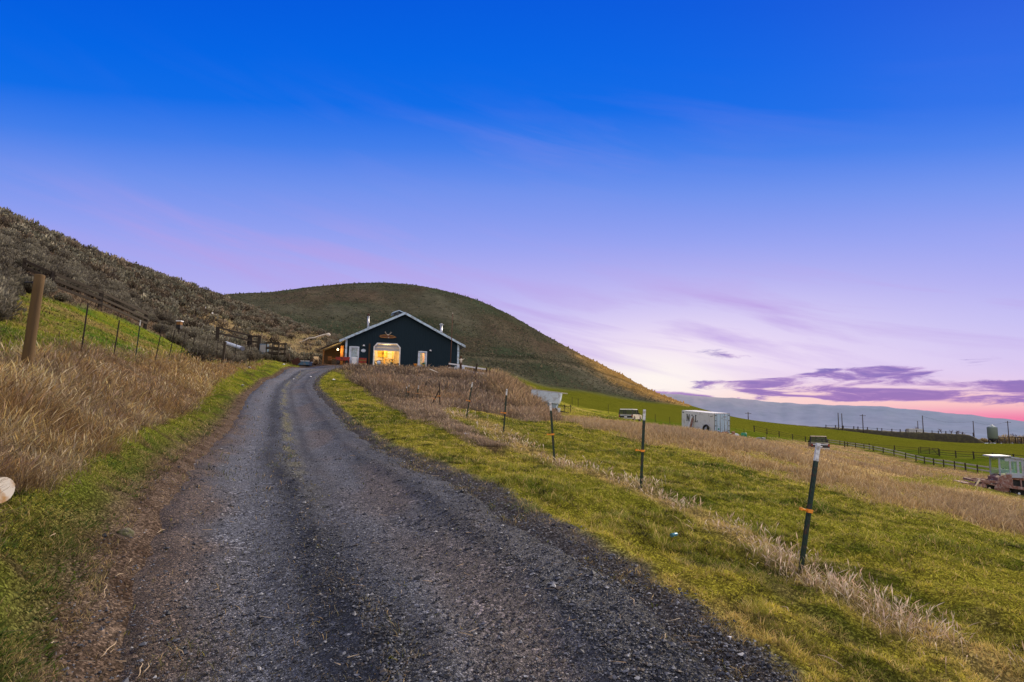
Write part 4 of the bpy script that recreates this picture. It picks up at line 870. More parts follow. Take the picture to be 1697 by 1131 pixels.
rm.box(((X0 + X1) / 2, Y1_, ZC / 2), (X1 - X0, .1, ZC)); rm.box((X0, 3.8, ZC / 2), (.1, 7.2, ZC)); rm.box((X1, 3.8, ZC / 2), (.1, 7.2, ZC)); rm.box((.55, 4.2, ZC / 2), (.1, 6.4, ZC)); rm.box(((X0 + X1) / 2, 3.8, ZC + .06), (X1 - X0 + .1, 7.3, .1))
rm.build("interior", M_cream, barn)
fl = MB(); fl.box(((X0 + X1) / 2, 3.8, -.30), (X1 - X0 + .1, 7.5, .62)); fl.build("floor_slab", M_conc, barn)
def door(x0, x1, z1, side, mat=M_bluewhite):
    w_ = x1 - x0; xc = (x0 + x1) / 2; f_ = MB()
    f_.box((x0 + .07, -.03, z1 / 2 - .03), (.14, .16, z1 + .06)); f_.box((x1 - .07, -.03, z1 / 2 - .03), (.14, .16, z1 + .06)); f_.box((xc, -.034, z1 - .06), (w_ - .284, .16, .16))
    fr = f_.build("door_frame", mat, barn)
    d_ = MB(); gw = w_ - .28
    if side == 'half':
        d_.box((xc, .03, .48), (gw - .01, .05, .92)); d_.box((xc, .03, z1 - .19), (gw - .01, .05, .10))
        for s2 in (-1, 1): d_.box((xc + s2 * (gw / 2 - .07), .03, (.94 + z1 - .24) / 2), (.13, .05, z1 - .24 - .94))
        gz0, gz1, gx = .94, z1 - .24, gw / 2 - .13
    else:
        d_.box((xc, .03, .15), (gw - .01, .05, .26)); d_.box((xc, .03, z1 - .19), (gw - .01, .05, .10))
        for s2 in (-1, 1): d_.box((xc + s2 * (gw / 2 - .08), .03, (.28 + z1 - .24) / 2), (.15, .05, z1 - .24 - .28))
        gz0, gz1, gx = .28, z1 - .24, gw / 2 - .155
    dd = d_.build("door", mat, barn)
    p_ = MB(); p_.box((xc, .035, (gz0 + gz1) / 2), (gx * 2, .012, gz1 - gz0)); p_.build("pane", M_glass, dd)
    b_ = MB()
    if side == 'half':
        for k in (1, 2): b_.box((xc - gx + 2 * gx * k / 3, .02, (gz0 + gz1) / 2), (.03, .03, gz1 - gz0))
        for k in (1, 2): b_.box((xc, .018, gz0 + (gz1 - gz0) * k / 3), (gx * 2, .026, .03))
    else: b_.box((xc, .02, (gz0 + gz1) / 2), (.03, .03, gz1 - gz0))
    b_.build("glazing_bars", mat, dd)
    h_ = MB(); h_.cyl((xc + gw / 2 - .08, -.02, 1.0), (xc + gw / 2 - .08, -.09, 1.0), .03, .04); h_.build("handle", M_black, dd)
    return dd
door(-6.66, -5.46, 2.25, 'half'); door(1.86, 3.0, 2.0, 'full')
cu2 = MB(); n_ = 14
cu2.add([(2.46 + .4 * i / n_, .4 + .03 * (i % 2), z) for z in (.1, 1.9) for i in range(n_ + 1)], [(i, i + 1, n_ + 2 + i, n_ + 1 + i) for i in range(n_)]); cu2.build("curtain", M_curtain, barn)
# dim white room behind the left door
bk = MB(); bk.box((-6.05, .30, 1.1), (1.3, .03, 2.2)); bk.build("blind", M_white, barn)
for x, z in ((-4.92, 2.33), (3.42, 2.05)):
    l_ = MB(); l_.cyl((x, -.005, z + .14), (x, -.16, z + .18), .025); l_.lathe((x, -.20, z), [(.16, 0), (.15, .05), (.10, .13), (.04, .19)], 14); l_.build("wall_lamp", M_white, barn)
# lean-to on the left
lt = MB(); lz0, lz1 = RZ - SL * (HWd + EV) - .10, 1.78
lt.prism([(-HWd - .55, lz0 + .10), (-10.05, lz1 + .08), (-10.05, lz1 - .06), (-HWd - .55, lz0 - .04)], .25, 7.5); lro = lt.build("lean_to_roof", M_roof, barn)
t = MB(); t.prism([(-HWd - .62, lz0 + .13), (-10.1, lz1 + .10), (-10.1, lz1 - .12), (-HWd - .62, lz0 - .10)], .17, .245); t.build("fascia", M_grey_wood, lro)
t = MB(); t.box((-9.75, .45, .6), (.16, .16, 2.3)); t.build("porch_post", M_warm_wood, barn)
t = MB(); t.box((-8.5, 3.2, .9), (2.8, .1, 2.7)); t.box((-9.86, 4.9, .6), (.1, 3.3, 2.1)); t.build("porch_wall", M_grey_wood, barn)
t = MB(); t.box((-7.55, .95, 1.1), (.34, .20, 2.6)); t.build("lit_post", M_warm_wood, barn)
t = MB(); t.lathe((-8.05, .62, 1.85), [(.03, -.12), (.08, -.08), (.095, 0), (.07, .08), (.03, .12)], 14); lamp = t.build("porch_lamp", emis("lamp_glow", (1, .62, .2), 18), barn)
light("porch_light", (-8.05, .45, 1.7), 150, (1, .50, .13), .12, parent=barn)
light("ceiling_light", (-2.2, 1.6, 2.92), 260, (1, .74, .40), .25, parent=barn); light("ceiling_light", (-1.9, 5.0, 2.9), 300, (1, .74, .40), .25, parent=barn); light("ceiling_light", (3.0, 2.2, 2.6), 420, (1, .66, .32), .25, parent=barn)

BM = Matrix.Translation(Vector((bo[0], bo[1], BZ))) @ Matrix.Rotation(rad(14), 4, 'Z')
def bw(x, y, z=0.0): return BM @ Vector((x, y, z))
# things inside the garage and along the front
def at_barn(name, label, cat, x, y, z=0, rz=0, group=None): return thing(name, label, cat, bw(x, y, z), rad(14) + rz, group)
t = at_barn("cabinet", "cream cabinet with shelves against the left wall inside the lit garage", "cabinet", -4.2, 4.6, .01)
MB().box((0, 0, 1.05), (1.7, .6, 2.1)).build("body", M_cream, t)
for k in range(3): MB().box((0, -.315, .35 + .62 * k), (1.6, .03, .56)).build("drawer" if k < 2 else "cabinet_door", M_white, t)
t = at_barn("helmet", "white helmet on a dark tray on top of the garage cabinet", "helmet", -4.2, 4.5, 2.12)
MB().lathe((0, 0, .04), [(.14, 0), (.17, .1), (.13, .22), (.05, .27)], 14).build("shell", M_white, t); MB().box((.1, 0, .015), (.9, .4, .03)).build("tray", M_black, t)
t = at_barn("wall_board", "yellow board hung on the back wall of the garage", "board", -2.3, 7.36, 1.5); MB().box((0, 0, .75), (1.3, .06, 1.1)).build("panel", M_yellow, t); MB().box((0, -.045, .75), (1.05, .03, .12)).build("stripe", M_ochre, t)
t = at_barn("shelf_unit", "ochre wooden shelf posts standing at the back of the garage", "shelf", -1.55, 6.2, .01)
for sx in (-1, 1): MB().box((sx * .55, 0, 1.35), (.14, .4, 2.7)).build("upright", M_ochre, t)
for k in range(3): MB().box((0, 0, .5 + .8 * k), (.95, .4, .05)).build("shelf", M_ochre, t)
t = at_barn("plywood", "pale plywood panel leaning on the right side of the garage", "panel", -.25, 6.9, .01); MB().box((0, 0, 1.35), (1.1, .06, 2.6)).build("sheet", M_cream, t); MB().box((0, -.05, .75), (1.1, .04, .16)).build("batten", M_brown, t)
def motorcycle(t, body):
    for y in (-.68, .68):
        w_ = MB(); prof = [(math.cos(k * math.tau / 22), math.sin(k * math.tau / 22)) for k in range(23)]
        w_.tube([(0, y + .27 * a, .33 + .27 * b) for a, b in prof], .065, 8); q_ = w_.build("wheel", M_tire, t)
        r_ = MB(); r_.tube([(0, y + .2 * a, .33 + .2 * b) for a, b in prof], .015, 6)
        for k in range(6): r_.cyl((0, y, .33), (0, y + .2 * math.cos(k), .33 + .2 * math.sin(k)), .008, n=5)
        r_.build("rim", M_steel, q_)
    f_ = MB(); f_.tube([(-.09, -.68, .33), (-.09, -.45, .95)], .03); f_.tube([(.09, -.68, .33), (.09, -.45, .95)], .03); f_.build("fork", M_steel, t)
    f_ = MB(); f_.tube([(-.42, -.30, 1.08), (-.18, -.42, 1.02), (.18, -.42, 1.02), (.42, -.30, 1.08)], .025); f_.build("handlebar", M_black, t)
    MB().lathe((0, -.60, .88), [(.03, -.1), (.1, -.05), (.11, .02), (.05, .1)], 12).build("headlight", M_black, t)
    f_ = MB(); f_.prism([(-.45, .72), (.1, .78), (.12, .98), (-.35, 1.0)], -.14, .14, 'x'); f_.build("tank", body, t)
    f_ = MB(); f_.prism([(.1, .76), (.85, .84), (.85, .92), (.1, .90)], -.13, .13, 'x'); f_.build("saddle", M_dark, t)
    f_ = MB(); f_.box((0, -.05, .45), (.3, .5, .42)); f_.build("engine", M_steel, t, .03)
    f_ = MB(); f_.prism([(-.98, .62), (-.55, .75), (-.5, .70), (-.96, .56)], -.08, .08, 'x'); f_.build("mudguard", body, t)
t = at_barn("motorcycle", "motorcycle with dark handlebars facing out of the lit garage", "motorcycle", -1.35, 2.6, .01, rad(8)); motorcycle(t, M_yellow)
t = at_barn("scooter", "low scooter with dark handlebars at the left of the garage", "scooter", -3.05, 2.0, .01, rad(55)); motorcycle(t, M_red); t.scale = (.8, .8, .8)
t = at_barn("workbench", "small wooden bench by the right wall of the garage", "bench", -.15, 4.0, .01); MB().box((0, 0, .62), (.75, 1.1, .06)).build("top", M_brown, t)
for sx in (-1, 1):
    for sy in (-1, 1): MB().box((sx * .32, sy * .48, .295), (.07, .07, .59)).build("leg", M_ochre, t)
# outside, along the wall
t = at_barn("wooden_sign", "carved wooden sign with gold lettering above the garage opening", "sign", -2.05, -.09, 3.72)
pr = [(-1.08, -.05), (-.85, -.22), (-.2, -.24), (.3, -.26), (.75, -.2), (1.15, -.12), (1.0, .02), (.55, .16), (.1, .2), (-.5, .2), (-.95, .12)]
MB().prism(pr, -.04, .03).build("plank", M_signwood, t)
le = MB()                                   # the lettering is too small to read in the photograph: a run of illegible gold strokes is not invented, only the carved gold border line
le.tube([(u * .86, -.052, w_ * .8) for u, w_ in pr + pr[:1]], .018, 6); le.build("border", M_gold, t)
le = MB(); le.lathe((.12, -.07, -.2), [(.09, -.03), (.12, 0), (.06, .05)], 10); le.build("pendant", M_bone, t)
t = at_barn("antlers", "pale antlers mounted above the wooden sign", "antlers", -2.0, -.09, 3.92)
for sx in (-1, 1):
    a_ = MB(); a_.tube([(sx * .06, 0, 0), (sx * .22, -.08, .08), (sx * .34, -.12, .22), (sx * .32, -.10, .40)], [.03, .03, .024, .012], 7); a_.tube([(sx * .22, -.08, .08), (sx * .18, -.16, .24)], [.022, .01], 6); a_.tube([(sx * .34, -.12, .22), (sx * .46, -.14, .34)], [.02, .008], 6); a_.build("antler", M_bone, t)
MB().lathe((0, -.03, -.12), [(.03, -.02), (.07, .06), (.09, .14), (.04, .2)], 10).build("skull", M_bone, t)
t = at_barn("oval_plaque", "small oval pale blue plaque beside the left door of the barn", "plaque", -4.95, -.03, 1.78)
MB().prism([(.29 * math.cos(k * math.tau / 24), .21 * math.sin(k * math.tau / 24)) for k in range(24)], -.02, .02).build("plate", M_bluewhite, t)
ob_ = MB(); ob_.tube([(.24 * math.cos(k * math.tau / 24), -.026, .16 * math.sin(k * math.tau / 24)) for k in range(25)], .008, 5); ob_.build("rim", M_blue, t)
t = at_barn("timber_post", "brown timber post standing left of the garage opening", "post", -4.22, -.18, -.3); tag(t, t['label'], "post"); MB().box((0, 0, 1.5), (.2, .14, 2.95)).build("shaft", M_brown, t)
t = at_barn("wooden_crate", "reddish wooden crate full of planks under the left door", "crate", -5.0, -1.0, -.12)
for k in range(4): MB().box((0, -.32, .14 + .21 * k), (.9, .03, .18)).build("front_board", M_red if k % 2 else M_warm_wood, t)
for sx in (-1, 1): MB().box((sx * .46, 0, .42), (.04, .64, .86)).build("side_board", M_red, t)
MB().box((0, .30, .42), (.86, .03, .84)).build("back_board", M_red, t); MB().box((0, 0, .05), (.86, .54, .04)).build("base", M_brown, t)
t = at_barn("fridge", "short white fridge standing outside under the left door", "fridge", -5.95, -.95, -.12)
MB().box((0, .03, .47), (.62, .56, .92)).build("body", M_white, t, .02); MB().box((0, -.28, .44), (.60, .05, .84)).build("fridge_door", M_white, t, .01); MB().box((.25, -.32, .6), (.03, .03, .3)).build("handle", M_steel, t)
t = at_barn("wagon", "red two wheeled garden wagon parked at the corner of the lean-to", "wagon", -7.35, -1.2, -.1)
MB().prism([(-.75, .42), (.75, .42), (.85, .85), (-.85, .85)], -.4, .4).build("tub", M_red, t)
for sx in (-1, 1):
    for sy in (-1, 1): MB().cyl((sx * .5, sy * .44, .22), (sx * .5, sy * .52, .22), .22, n=18).build("wheel", M_tire, t)
MB().tube([(-.8, 0, .5), (-1.3, 0, .3), (-1.5, 0, .75)], .025).build("handle", M_black, t)
t = at_barn("barrel", "red steel barrel beside the corner post of the lean-to", "barrel", -6.85, -.75, -.1); MB().lathe((0, 0, 0), [(.29, 0), (.3, .03), (.29, .3), (.305, .32), (.29, .34), (.29, .58), (.305, .6), (.29, .62), (.29, .86), (.3, .89), (.27, .89)], 22).build("shell", M_red, t); MB().cyl((0, 0, .895), (0, 0, .91), .26).build("lid", M_rust, t)
t = at_barn("garden_chair", "dark wooden chair in the shade of the lean-to porch", "chair", -9.0, .9, 0)
MB().box((0, 0, .42), (.5, .48, .05)).build("seat", M_brown, t); MB().box((0, .24, .75), (.5, .04, .5)).build("backrest", M_brown, t)
for sx in (-1, 1):
    for sy in (-1, 1): MB().box((sx * .22, sy * .2, .2), (.05, .05, .40)).build("leg", M_brown, t)
t = at_barn("firewood_bin", "dark bin of firewood under the lean-to lamp", "bin", -8.3, 1.9, 0)
MB().box((0, 0, .35), (1.1, .6, .7)).build("box", M_black, t)
for k in range(7): MB().cyl((-.45 + .15 * k, -.28, .76 + .05 * (k % 2)), (-.45 + .15 * k, .28, .76 + .05 * (k % 2)), .075, n=9).build("log", M_brown, t)
t = at_barn("ball", "pale blue and white ball lying before the garage opening", "ball", -3.05, -1.6, -.05); tb = MB(); tb.lathe((0, 0, .26), [(.26 * math.sin(math.pi * k / 12) + .001, -.26 * math.cos(math.pi * k / 12)) for k in range(13)], 20); tb.build("shell", M_bluewhite, t)
t = at_barn("flower_pot", "orange pot standing before the right door of the barn", "pot", 1.5, -.7, -.05); MB().lathe((0, 0, 0), [(.12, 0), (.2, .3), (.22, .36), (.18, .36)], 16).build("bowl", M_orange, t)
t = at_barn("green_pot", "dark green pot plant before the right door of the barn", "pot", 2.6, -.6, -.05); MB().lathe((0, 0, 0), [(.12, 0), (.17, .3), (.15, .32)], 16).build("bowl", M_yellow, t)
lv = MB()
for k in range(40):
    q_ = Vector((rng.normal(0, .14), rng.normal(0, .12), .45 + rng.normal(0, .1))); d_ = Vector(rng.normal(0, .09, 3)); e_ = d_.orthogonal().normalized() * .04; lv.add([q_ - d_, q_ + e_, q_ + d_, q_ - e_], [(0, 1, 2, 3)])
lv.build("foliage", M_green_d, t)
a0 = P(746, 615, 72); t = thing("antenna_mast", "tall thin rusty mast standing before the right end of the barn", "mast", (a0[0], a0[1], zg(a0[0], a0[1]) - .2)); MB().cyl((0, 0, 0), (.1, 0, 7.2), .06, .03, 8).build("pole", M_rustpole, t); MB().lathe((.1, 0, 7.2), [(.02, 0), (.06, .05), (.02, .1)], 8).build("tip", M_bone, t)
# ------------------------------------------------------------------ steel T posts along the drive
M_tgreen = solid("green_steel", (.022, .045, .032), .55, .2, var=.4, vscale=14, dirt=(.10, .045, .03), dirt_scale=9, dirt_amt=.35)
M_tdark = solid("dark_steel", (.035, .026, .022), .7, .2, var=.4, vscale=14); M_ttop = solid("white_post_top", (.70, .72, .72), .6, var=.15, dirt=(.30, .27, .24), dirt_scale=22, dirt_amt=.4)
def tpost_proto(name, mat, top, ins, h=1.25):
    t = thing(name, "post", "fence post")
    pr = [(-.019, -.004), (.019, -.004), (.019, .001), (.003, .001), (.003, .034), (-.003, .034), (-.003, .001), (-.019, .001)]
    zt = h * .86 if top else h
    m_ = MB(); m_.prism(pr, -.35, zt, 'z')
    for k in range(18): m_.box((0, -.0065, .05 + k * (zt - .08) / 18), (.016, .006, .022))
    m_.build("shaft", mat, t)
    if top:
        m_ = MB(); m_.prism(pr, zt + .0005, h, 'z')
        for k in range(3): m_.box((0, -.0065, zt + .03 + k * .05), (.016, .006, .022))
        m_.build("painted_top", M_ttop, t)
    if ins:
        m_ = MB(); z = h * ins; m_.box((0, 0, z), (.046, .028, .034)); m_.cyl((-.02, 0, z), (-.095, -.012, z + .006), .009, .011, 8); m_.box((-.098, -.013, z + .007), (.016, .024, .028)); m_.cyl((.022, 0, z + .003), (.034, 0, z + .010), .010, .007, 8); m_.build("insulator", M_orange, t)
    return t
PR = {}; WIRE = {}
def tpost(base, top, Y, kind, label, group=None, Ytop=None):
    h = {'g': 1.25}.get(kind[0], 1.2)
    key = kind
    b = Vector(P(*base, Y)); b.z = zg(b.x, b.y); e = Vector(P(*top, Ytop or Y)); d = e - b
    if key not in PR:
        mat = M_tgreen if 'g' in kind else M_tdark; t = tpost_proto("steel_post", mat, 'w' in kind, .47 if 'o' in kind else (.9 if 't' in kind else 0), 1.25); PR[key] = t
    else: t = dup(PR[key])
    t.location = b; q = d.normalized().to_track_quat('Z', 'Y'); ang = math.atan2(-b.x, b.y) + .25
    zx = d.normalized(); yx = zx.cross(Vector((1, .25, 0))).normalized(); xx = yx.cross(zx); t.rotation_mode = 'QUATERNION'; t.rotation_quaternion = Matrix(((xx.x, yx.x, zx.x), (xx.y, yx.y, zx.y), (xx.z, yx.z, zx.z))).to_quaternion(); t.scale = (1.15, 1.15, d.length / 1.25); t['label'] = label
    t['group'] = group or "steel fence posts"
    WIRE.setdefault(t['group'], []).append(b + d * .47)
    return t
GR = "steel posts of the wire fence right of the drive"
tpost((1327, 940), (1357, 735), 6.1, 'gwo', "tall white topped green steel post with orange insulator, nearest the camera in the grass", GR)
tpost((1062, 815), (1068, 679), 9.2, 'gwo', "green steel post with small white tip and orange insulator below the white box trailer", GR)
tpost((919, 770), (912, 667), 12.2, 'gwo', "left leaning white topped green steel post standing before the grey hopper wagon", GR)
tpost((834, 720), (840, 645), 16.6, 'gwo', "white topped green steel post standing before the reeds at the mound's end", GR)
tpost((773, 692), (783, 634), 21.5, 'gwo', "thin white topped steel post below the white rail fence by the barn", GR)
tpost((729, 678), (728, 635), 27, 'dot', "upright rusty steel corner post with orange insulators in the brush", GR)
tpost((713, 682), (728, 647), 27, 'do', "slanting rusty brace post leaning on the corner post in the brush", GR)
for b, e, Y, k, l in [((672, 664), (674, 641), 33, 'gw', "leftmost of the white topped posts clustered in the brush below the garage"), ((676, 668), (678, 638), 33.5, 'gwo', "second white topped post from the left in the brush cluster"), ((689, 662), (694, 639), 35, 'gw', "leaning white topped post at the middle of the brush cluster"),
                      ((691, 668), (693.5, 642), 34, 'gwo', "white topped post with insulator, right one of the leaning pair in the brush"), ((697, 660), (700, 636), 38, 'do', "thin rusty post without white top just right of the brush cluster"), ((704, 658), (706, 635), 40, 'do', "second thin rusty post right of the brush cluster"), ((750, 662), (752, 645), 40, 'd', "short dark post alone on the brown face of the mound")]:
    tpost(b, e, Y, k, l, GR)
GL = "steel posts of the fence on the left bank"
for b, e, Y, k, l in [((134, 590), (146, 503), 18, 'd', "tall dark steel post right of the round wooden post on the bank"), ((188, 592), (198, 531), 21.5, 'd', "second dark steel post from the round wooden post on the bank"), ((224, 597), (233, 531), 25, 'gw', "white topped steel post on the left bank"),
                      ((258, 590), (269, 540), 28, 'd', "dark steel post just right of the white topped one on the bank"), ((280, 588), (290, 547), 31, 'd', "dark steel post on the bank below the beehive"), ((299, 586), (308, 548), 35, 'd', "dark slanting steel post right of the beehive"), ((317, 586), (324, 552), 38, 'd', "dark slanting steel post midway along the left bank"),
                      ((338, 588), (345, 556), 40, 'd', "dark steel post left of the corral rails"), ((358, 588), (362, 563), 43, 'd', "short dark steel post beside the wooden post with the white pipe"), ((388, 592), (392, 570), 48, 'd', "dark steel post crossing in front of the white pipe"), ((414, 594), (417, 570), 52, 'd', "dark steel post under the corral's corner post")]:
    tpost(b, e, Y, k, l, GL)
for gname, lbl, idx in () and ((GR, "thin wire strung on the insulators of the right hand posts", [0, 1, 2, 3, 4, 5]), (GL, "thin wire strung along the posts on the left bank", list(range(11)))):
    w_ = WIRE[gname]; w_ = [w_[i] for i in idx]; w_ = sum([[a, (a + b_) / 2 + Vector((0, 0, -.05))] for a, b_ in zip(w_[:-1], w_[1:])], []) + [w_[-1]]
    t = MB().tube([q - w_[0] for q in w_], .0022, 4).build("fence_wire", M_galv); t.location = w_[0]; tag(t, lbl, "fence wire")
# round wooden post
b = Vector(P(45, 592, 10.5)); b.z = zg(b.x, b.y); e = Vector(P(66, 457, 10.5)); M_post = wood("round_post_wood", (.22, .135, .055), (.06, .05, .035), 1.6)
t = thing("wooden_post", "thick round weathered wooden post at the top of the left bank", "fence post", b)
d = e - b; q = MB(); n_ = 9; pts_ = [d * (-.35 + 1.35 * k / n_) for k in range(n_ + 1)]; q.tube(pts_ + [d * 1.008], [.090 - .010 * k / n_ + .003 * math.sin(k * 2.3) for k in range(n_ + 1)] + [.068], 18); q.build("shaft", M_post, t)
q = MB(); q.cyl(d * .93 + Vector((-.10, -.02, 0)), d * .93 + Vector((-.22, -.04, -.01)), .018, .014); q.build("peg", M_black, t)
def post_at(px, py, Y, h, w_, mat, name, label, cat="fence post", lean=(0, 0), group=None, sink=.3):
    p = P(px, py, Y); t = thing(name, label, cat, (p[0], p[1], zg(p[0], p[1])), group=group); m_ = MB(); m_.beam((-lean[0] * .2, 0, -sink), (lean[0], lean[1], h), w_, w_); m_.build("shaft", mat, t, .01); return t
post_at(370, 592, 43, 1.5, .16, M_grey_wood, "wooden_post", "squared wooden post beside the end of the white pipe", lean=(.06, 0))

# ------------------------------------------------------------------ rail fences
def rail_fence(name, label, posts, h, rails, mp, mr, pw=.13, rw=(.03, .13), over=.1, group=None, skip=()):
    """posts: list of ground points; rails: heights"""
    o = Vector(posts[0]); t = thing(name, label, "fence", o, group=group)
    for i, p in enumerate(posts):
        q = Vector(p) - o; m_ = MB(); m_.box((q.x, q.y, q.z + h / 2 - .2), (pw, pw, h + .4), (rng.uniform(-.03, .03), rng.uniform(-.03, .03), rng.uniform(0, 1))); m_.build("post", mp, t)
    for i in range(len(posts) - 1):
        if i in skip: continue
        for z in rails:
            a, b_ = Vector(posts[i]) - o, Vector(posts[i + 1]) - o; dr_ = (b_ - a).normalized() * .02; nn = Vector((dr_.y, -dr_.x, 0)).normalized() * (pw * .5 + rw[0] * .5 + .002)
            m_ = MB(); m_.beam(a + dr_ + nn + Vector((0, 0, z + rng.uniform(-.02, .02))), b_ - dr_ + nn + Vector((0, 0, z + rng.uniform(-.02, .02))), rw[0], rw[1]); m_.build("rail", mr, t)
    return t
def gpt(p): return (float(p[0]), float(p[1]), zg(p[0], p[1]))
def line(pts_, n_):
    """n points equally spaced along a ground polyline given in survey coordinates (px, py, distance)"""
    w_ = np.array([P(*q)[:2] for q in pts_]); s = np.concatenate([[0], np.cumsum(np.linalg.norm(np.diff(w_, axis=0), axis=1))]); u = np.linspace(0, s[-1], n_)
    return [gpt((np.interp(k, s, w_[:, 0]), np.interp(k, s, w_[:, 1]))) for k in u]
hs = [gpt(on(*q)) for q in ((38, 462), (85, 484), (165, 514), (240, 546))]
rail_fence("board_fence", "dark three board fence running down the sagebrush slope on the left", hs, 1.35, (.45, .8, 1.2), M_grey_wood, M_grey_wood, .2, (.05, .17))
low = line([(1664, 792, 86), (1634, 787, 93), (1581, 777, 107), (1512, 764, 130), (1390, 738, 172), (1352, 729, 182)], 19)
rail_fence("pasture_fence", "two rail timber fence with pale rails along the near edge of the pasture", low, 1.3, (.55, 1.12), M_grey_wood, M_pale_wood, .16, (.06, .19))
up = line([(1250, 716, 150), (1290, 722, 160), (1345, 733, 172), (1408, 741, 160), (1469, 746, 150), (1523, 752, 140)], 10); up2 = line([(1557, 757, 134), (1612, 761, 124), (1697, 768, 111), (1760, 774, 103)], 7)
rail_fence("field_fence", "dark three wire timber fence along the field, left of the gate", up, 1.5, (.4, .85, 1.35), M_grey_wood, M_grey_wood, .17, (.03, .06))
rail_fence("field_fence", "dark three rail timber fence along the field, right of the gate", up2, 1.5, (.4, .85, 1.35), M_grey_wood, M_grey_wood, .18, (.04, .09))
a, b_ = Vector(up[-1]), Vector(up2[0]); t = thing("field_gate", "dark wooden field gate with diagonal brace between the two field fences", "gate", a); d = b_ - a; u = d.normalized()
for k, z in enumerate((.3, .62, .94, 1.26, 1.58)): MB().beam(u * .25 + Vector((0, -.12, z)), d - u * .25 + Vector((0, -.12, z)), .05, .11).build("bar", M_grey_wood, t)
for f_ in (.06, .5, .94): MB().beam(d * f_ + Vector((0, -.18, .2)), d * f_ + Vector((0, -.18, 1.72)), .1, .06).build("upright", M_grey_wood, t)
MB().beam(d * .62 + Vector((0, -.24, 1.6)), d * .9 + Vector((0, -.24, .25)), .05, .1).build("brace", M_grey_wood, t)
wf = line([(744, 613, 69), (787, 619, 67), (806, 623, 66)], 4)
rail_fence("white_rail_fence", "white two rail fence standing at the right end of the barn", wf, 1.25, (.55, 1.05), M_brown, M_white, .12, (.04, .16))
t = post_at(763, 622, 66.5, 2.1, .24, M_brown, "gate_post", "thick brown gate post before the white rail fence"); 
p = P(764, 598, 66.3); t = thing("cattle_skull", "pale skull hung on top of the thick brown gate post", "skull", (p[0], p[1] - .05, p[2])); q = MB(); q.lathe((0, 0, -.3), [(.05, 0), (.09, .15), (.16, .38), (.1, .5)], 12); q.build("cranium", M_bone, t)
for s_ in (-1, 1): MB().tube([(s_ * .12, 0, .1), (s_ * .3, 0, .16), (s_ * .36, 0, .3)], [.04, .03, .012], 7).build("horn", M_bone, t)
for px, py, l in ((809, 624, "thin grey stake leaning at the end of the white rail fence"), (814, 628, "pale split stake among the reeds right of the white rail fence"), (787, 622, "stout brown post among the reeds behind the white rails")): post_at(px, py, 64, 1.25 if px != 787 else 1.5, .09 if px != 787 else .2, M_pale_wood if px == 814 else M_grey_wood, "stake", l, "stake", lean=(.2, 0), group="stakes by the white rail fence")
t = thing("water_tank", "pale blue plastic tank behind the thick brown gate post", "tank", gpt(P(761, 622, 67.5))); MB().box((0, 0, .45), (1.1, .9, .9)).build("body", M_bluewhite, t, .06); MB().cyl((0, 0, .9), (0, 0, .98), .16).build("cap", M_white, t)
for k in range(2): MB().box((-.3 + .6 * k, -.47, .45), (.05, .03, .86)).build("strap", M_steel, t)
a, b_ = Vector(P(712, 612, 60)), Vector(P(731, 620, 58)); a.z = max(a.z, zg(a.x, a.y) + .35); b_.z = max(b_.z, zg(b_.x, b_.y) + .25); o = Vector(a); t = MB().beam((0, 0, 0), b_ - a, .16, .05).build("plank", M_pale_wood); t.location = o; tag(t, "long white plank lying on the brush below the right barn door", "plank")
t = MB().beam((-.1, 0, -.3), (.2, -.1, .5), .06, .05).build("board", M_warm_wood); p = P(750, 600, 70); t.location = p; 
bpy.data.objects.remove(t)

# ------------------------------------------------------------------ corral and clutter left of the barn
cg = [gpt(P(358, 588, 60)), gpt(P(412, 590, 63))]
t = rail_fence("corral", "dark timber corral rails with a thick corner post on the left bank", cg + [gpt(P(428, 592, 62))], 2.2, (1.55, 2.1), M_black and M_grey_wood, M_grey_wood, .34, (.10, .16))
a, b_ = Vector(P(375, 569, 57)), Vector(P(402, 578, 55)); o = Vector(a); t = thing("white_pipe", "white drain pipe lying on the slope under the corral rails", "pipe", o); q = MB(); q.cyl((0, 0, 0), b_ - a, .17, .17, 18, cap=False); q.build("tube", M_bluewhite, t); q = MB(); q.cyl((b_ - a) * .96, (b_ - a) * 1.01, .20, .20, 18); q.build("collar", M_steel, t)
p = gpt(P(456, 593, 62)); t = thing("crate_frame", "dark timber crate frame with open sides among the brush", "crate", (p[0], p[1], p[2] + .5), -.3)
for sx in (-1, 0, 1):
    for sy in (-1, 1): MB().box((sx * .75, sy * .5, .65), (.1, .1, 1.5)).build("upright", M_grey_wood, t)
for sy in (-1, 1):
    for z in (.25, .75, 1.3): MB().box((0, sy * .57, z), (1.7, .04, .22 if z < 1.2 else .16)).build("board", M_grey_wood, t)
p = gpt(P(437, 590, 62)); t = thing("metal_box", "grey metal box standing left of the dark crate frame", "box", (p[0], p[1], p[2] + .4)); MB().box((0, 0, .55), (.75, .6, 1.1)).build("body", M_blue, t, .03); MB().box((0, -.32, .6), (.6, .03, .8)).build("lid_panel", M_steel, t)
p = gpt(P(505, 602, 69)); p = (p[0], p[1], p[2] - .05); t = thing("truck_bed", "blue truck bed with a white rim lying beside the drive", "truck bed", p, .1); t.scale = (.85, .85, .8)
MB().prism([(-.72, .1), (.72, .1), (.80, .62), (-.80, .62)], -.9, .9).build("tub", M_blue, t); MB().box((0, -.92, .66), (1.66, .09, .07)).build("rim", M_white, t); MB().box((0, .92, .66), (1.66, .09, .07)).build("rim", M_white, t)
p = gpt(P(491, 601, 68)); t = MB().box((0, 0, .35), (.9, .05, .9), (.5, -.5, .3)).build("rusty_panel", M_rustpole); t.location = p; tag(t, "rusty red sheet leaning against the blue truck bed", "panel")
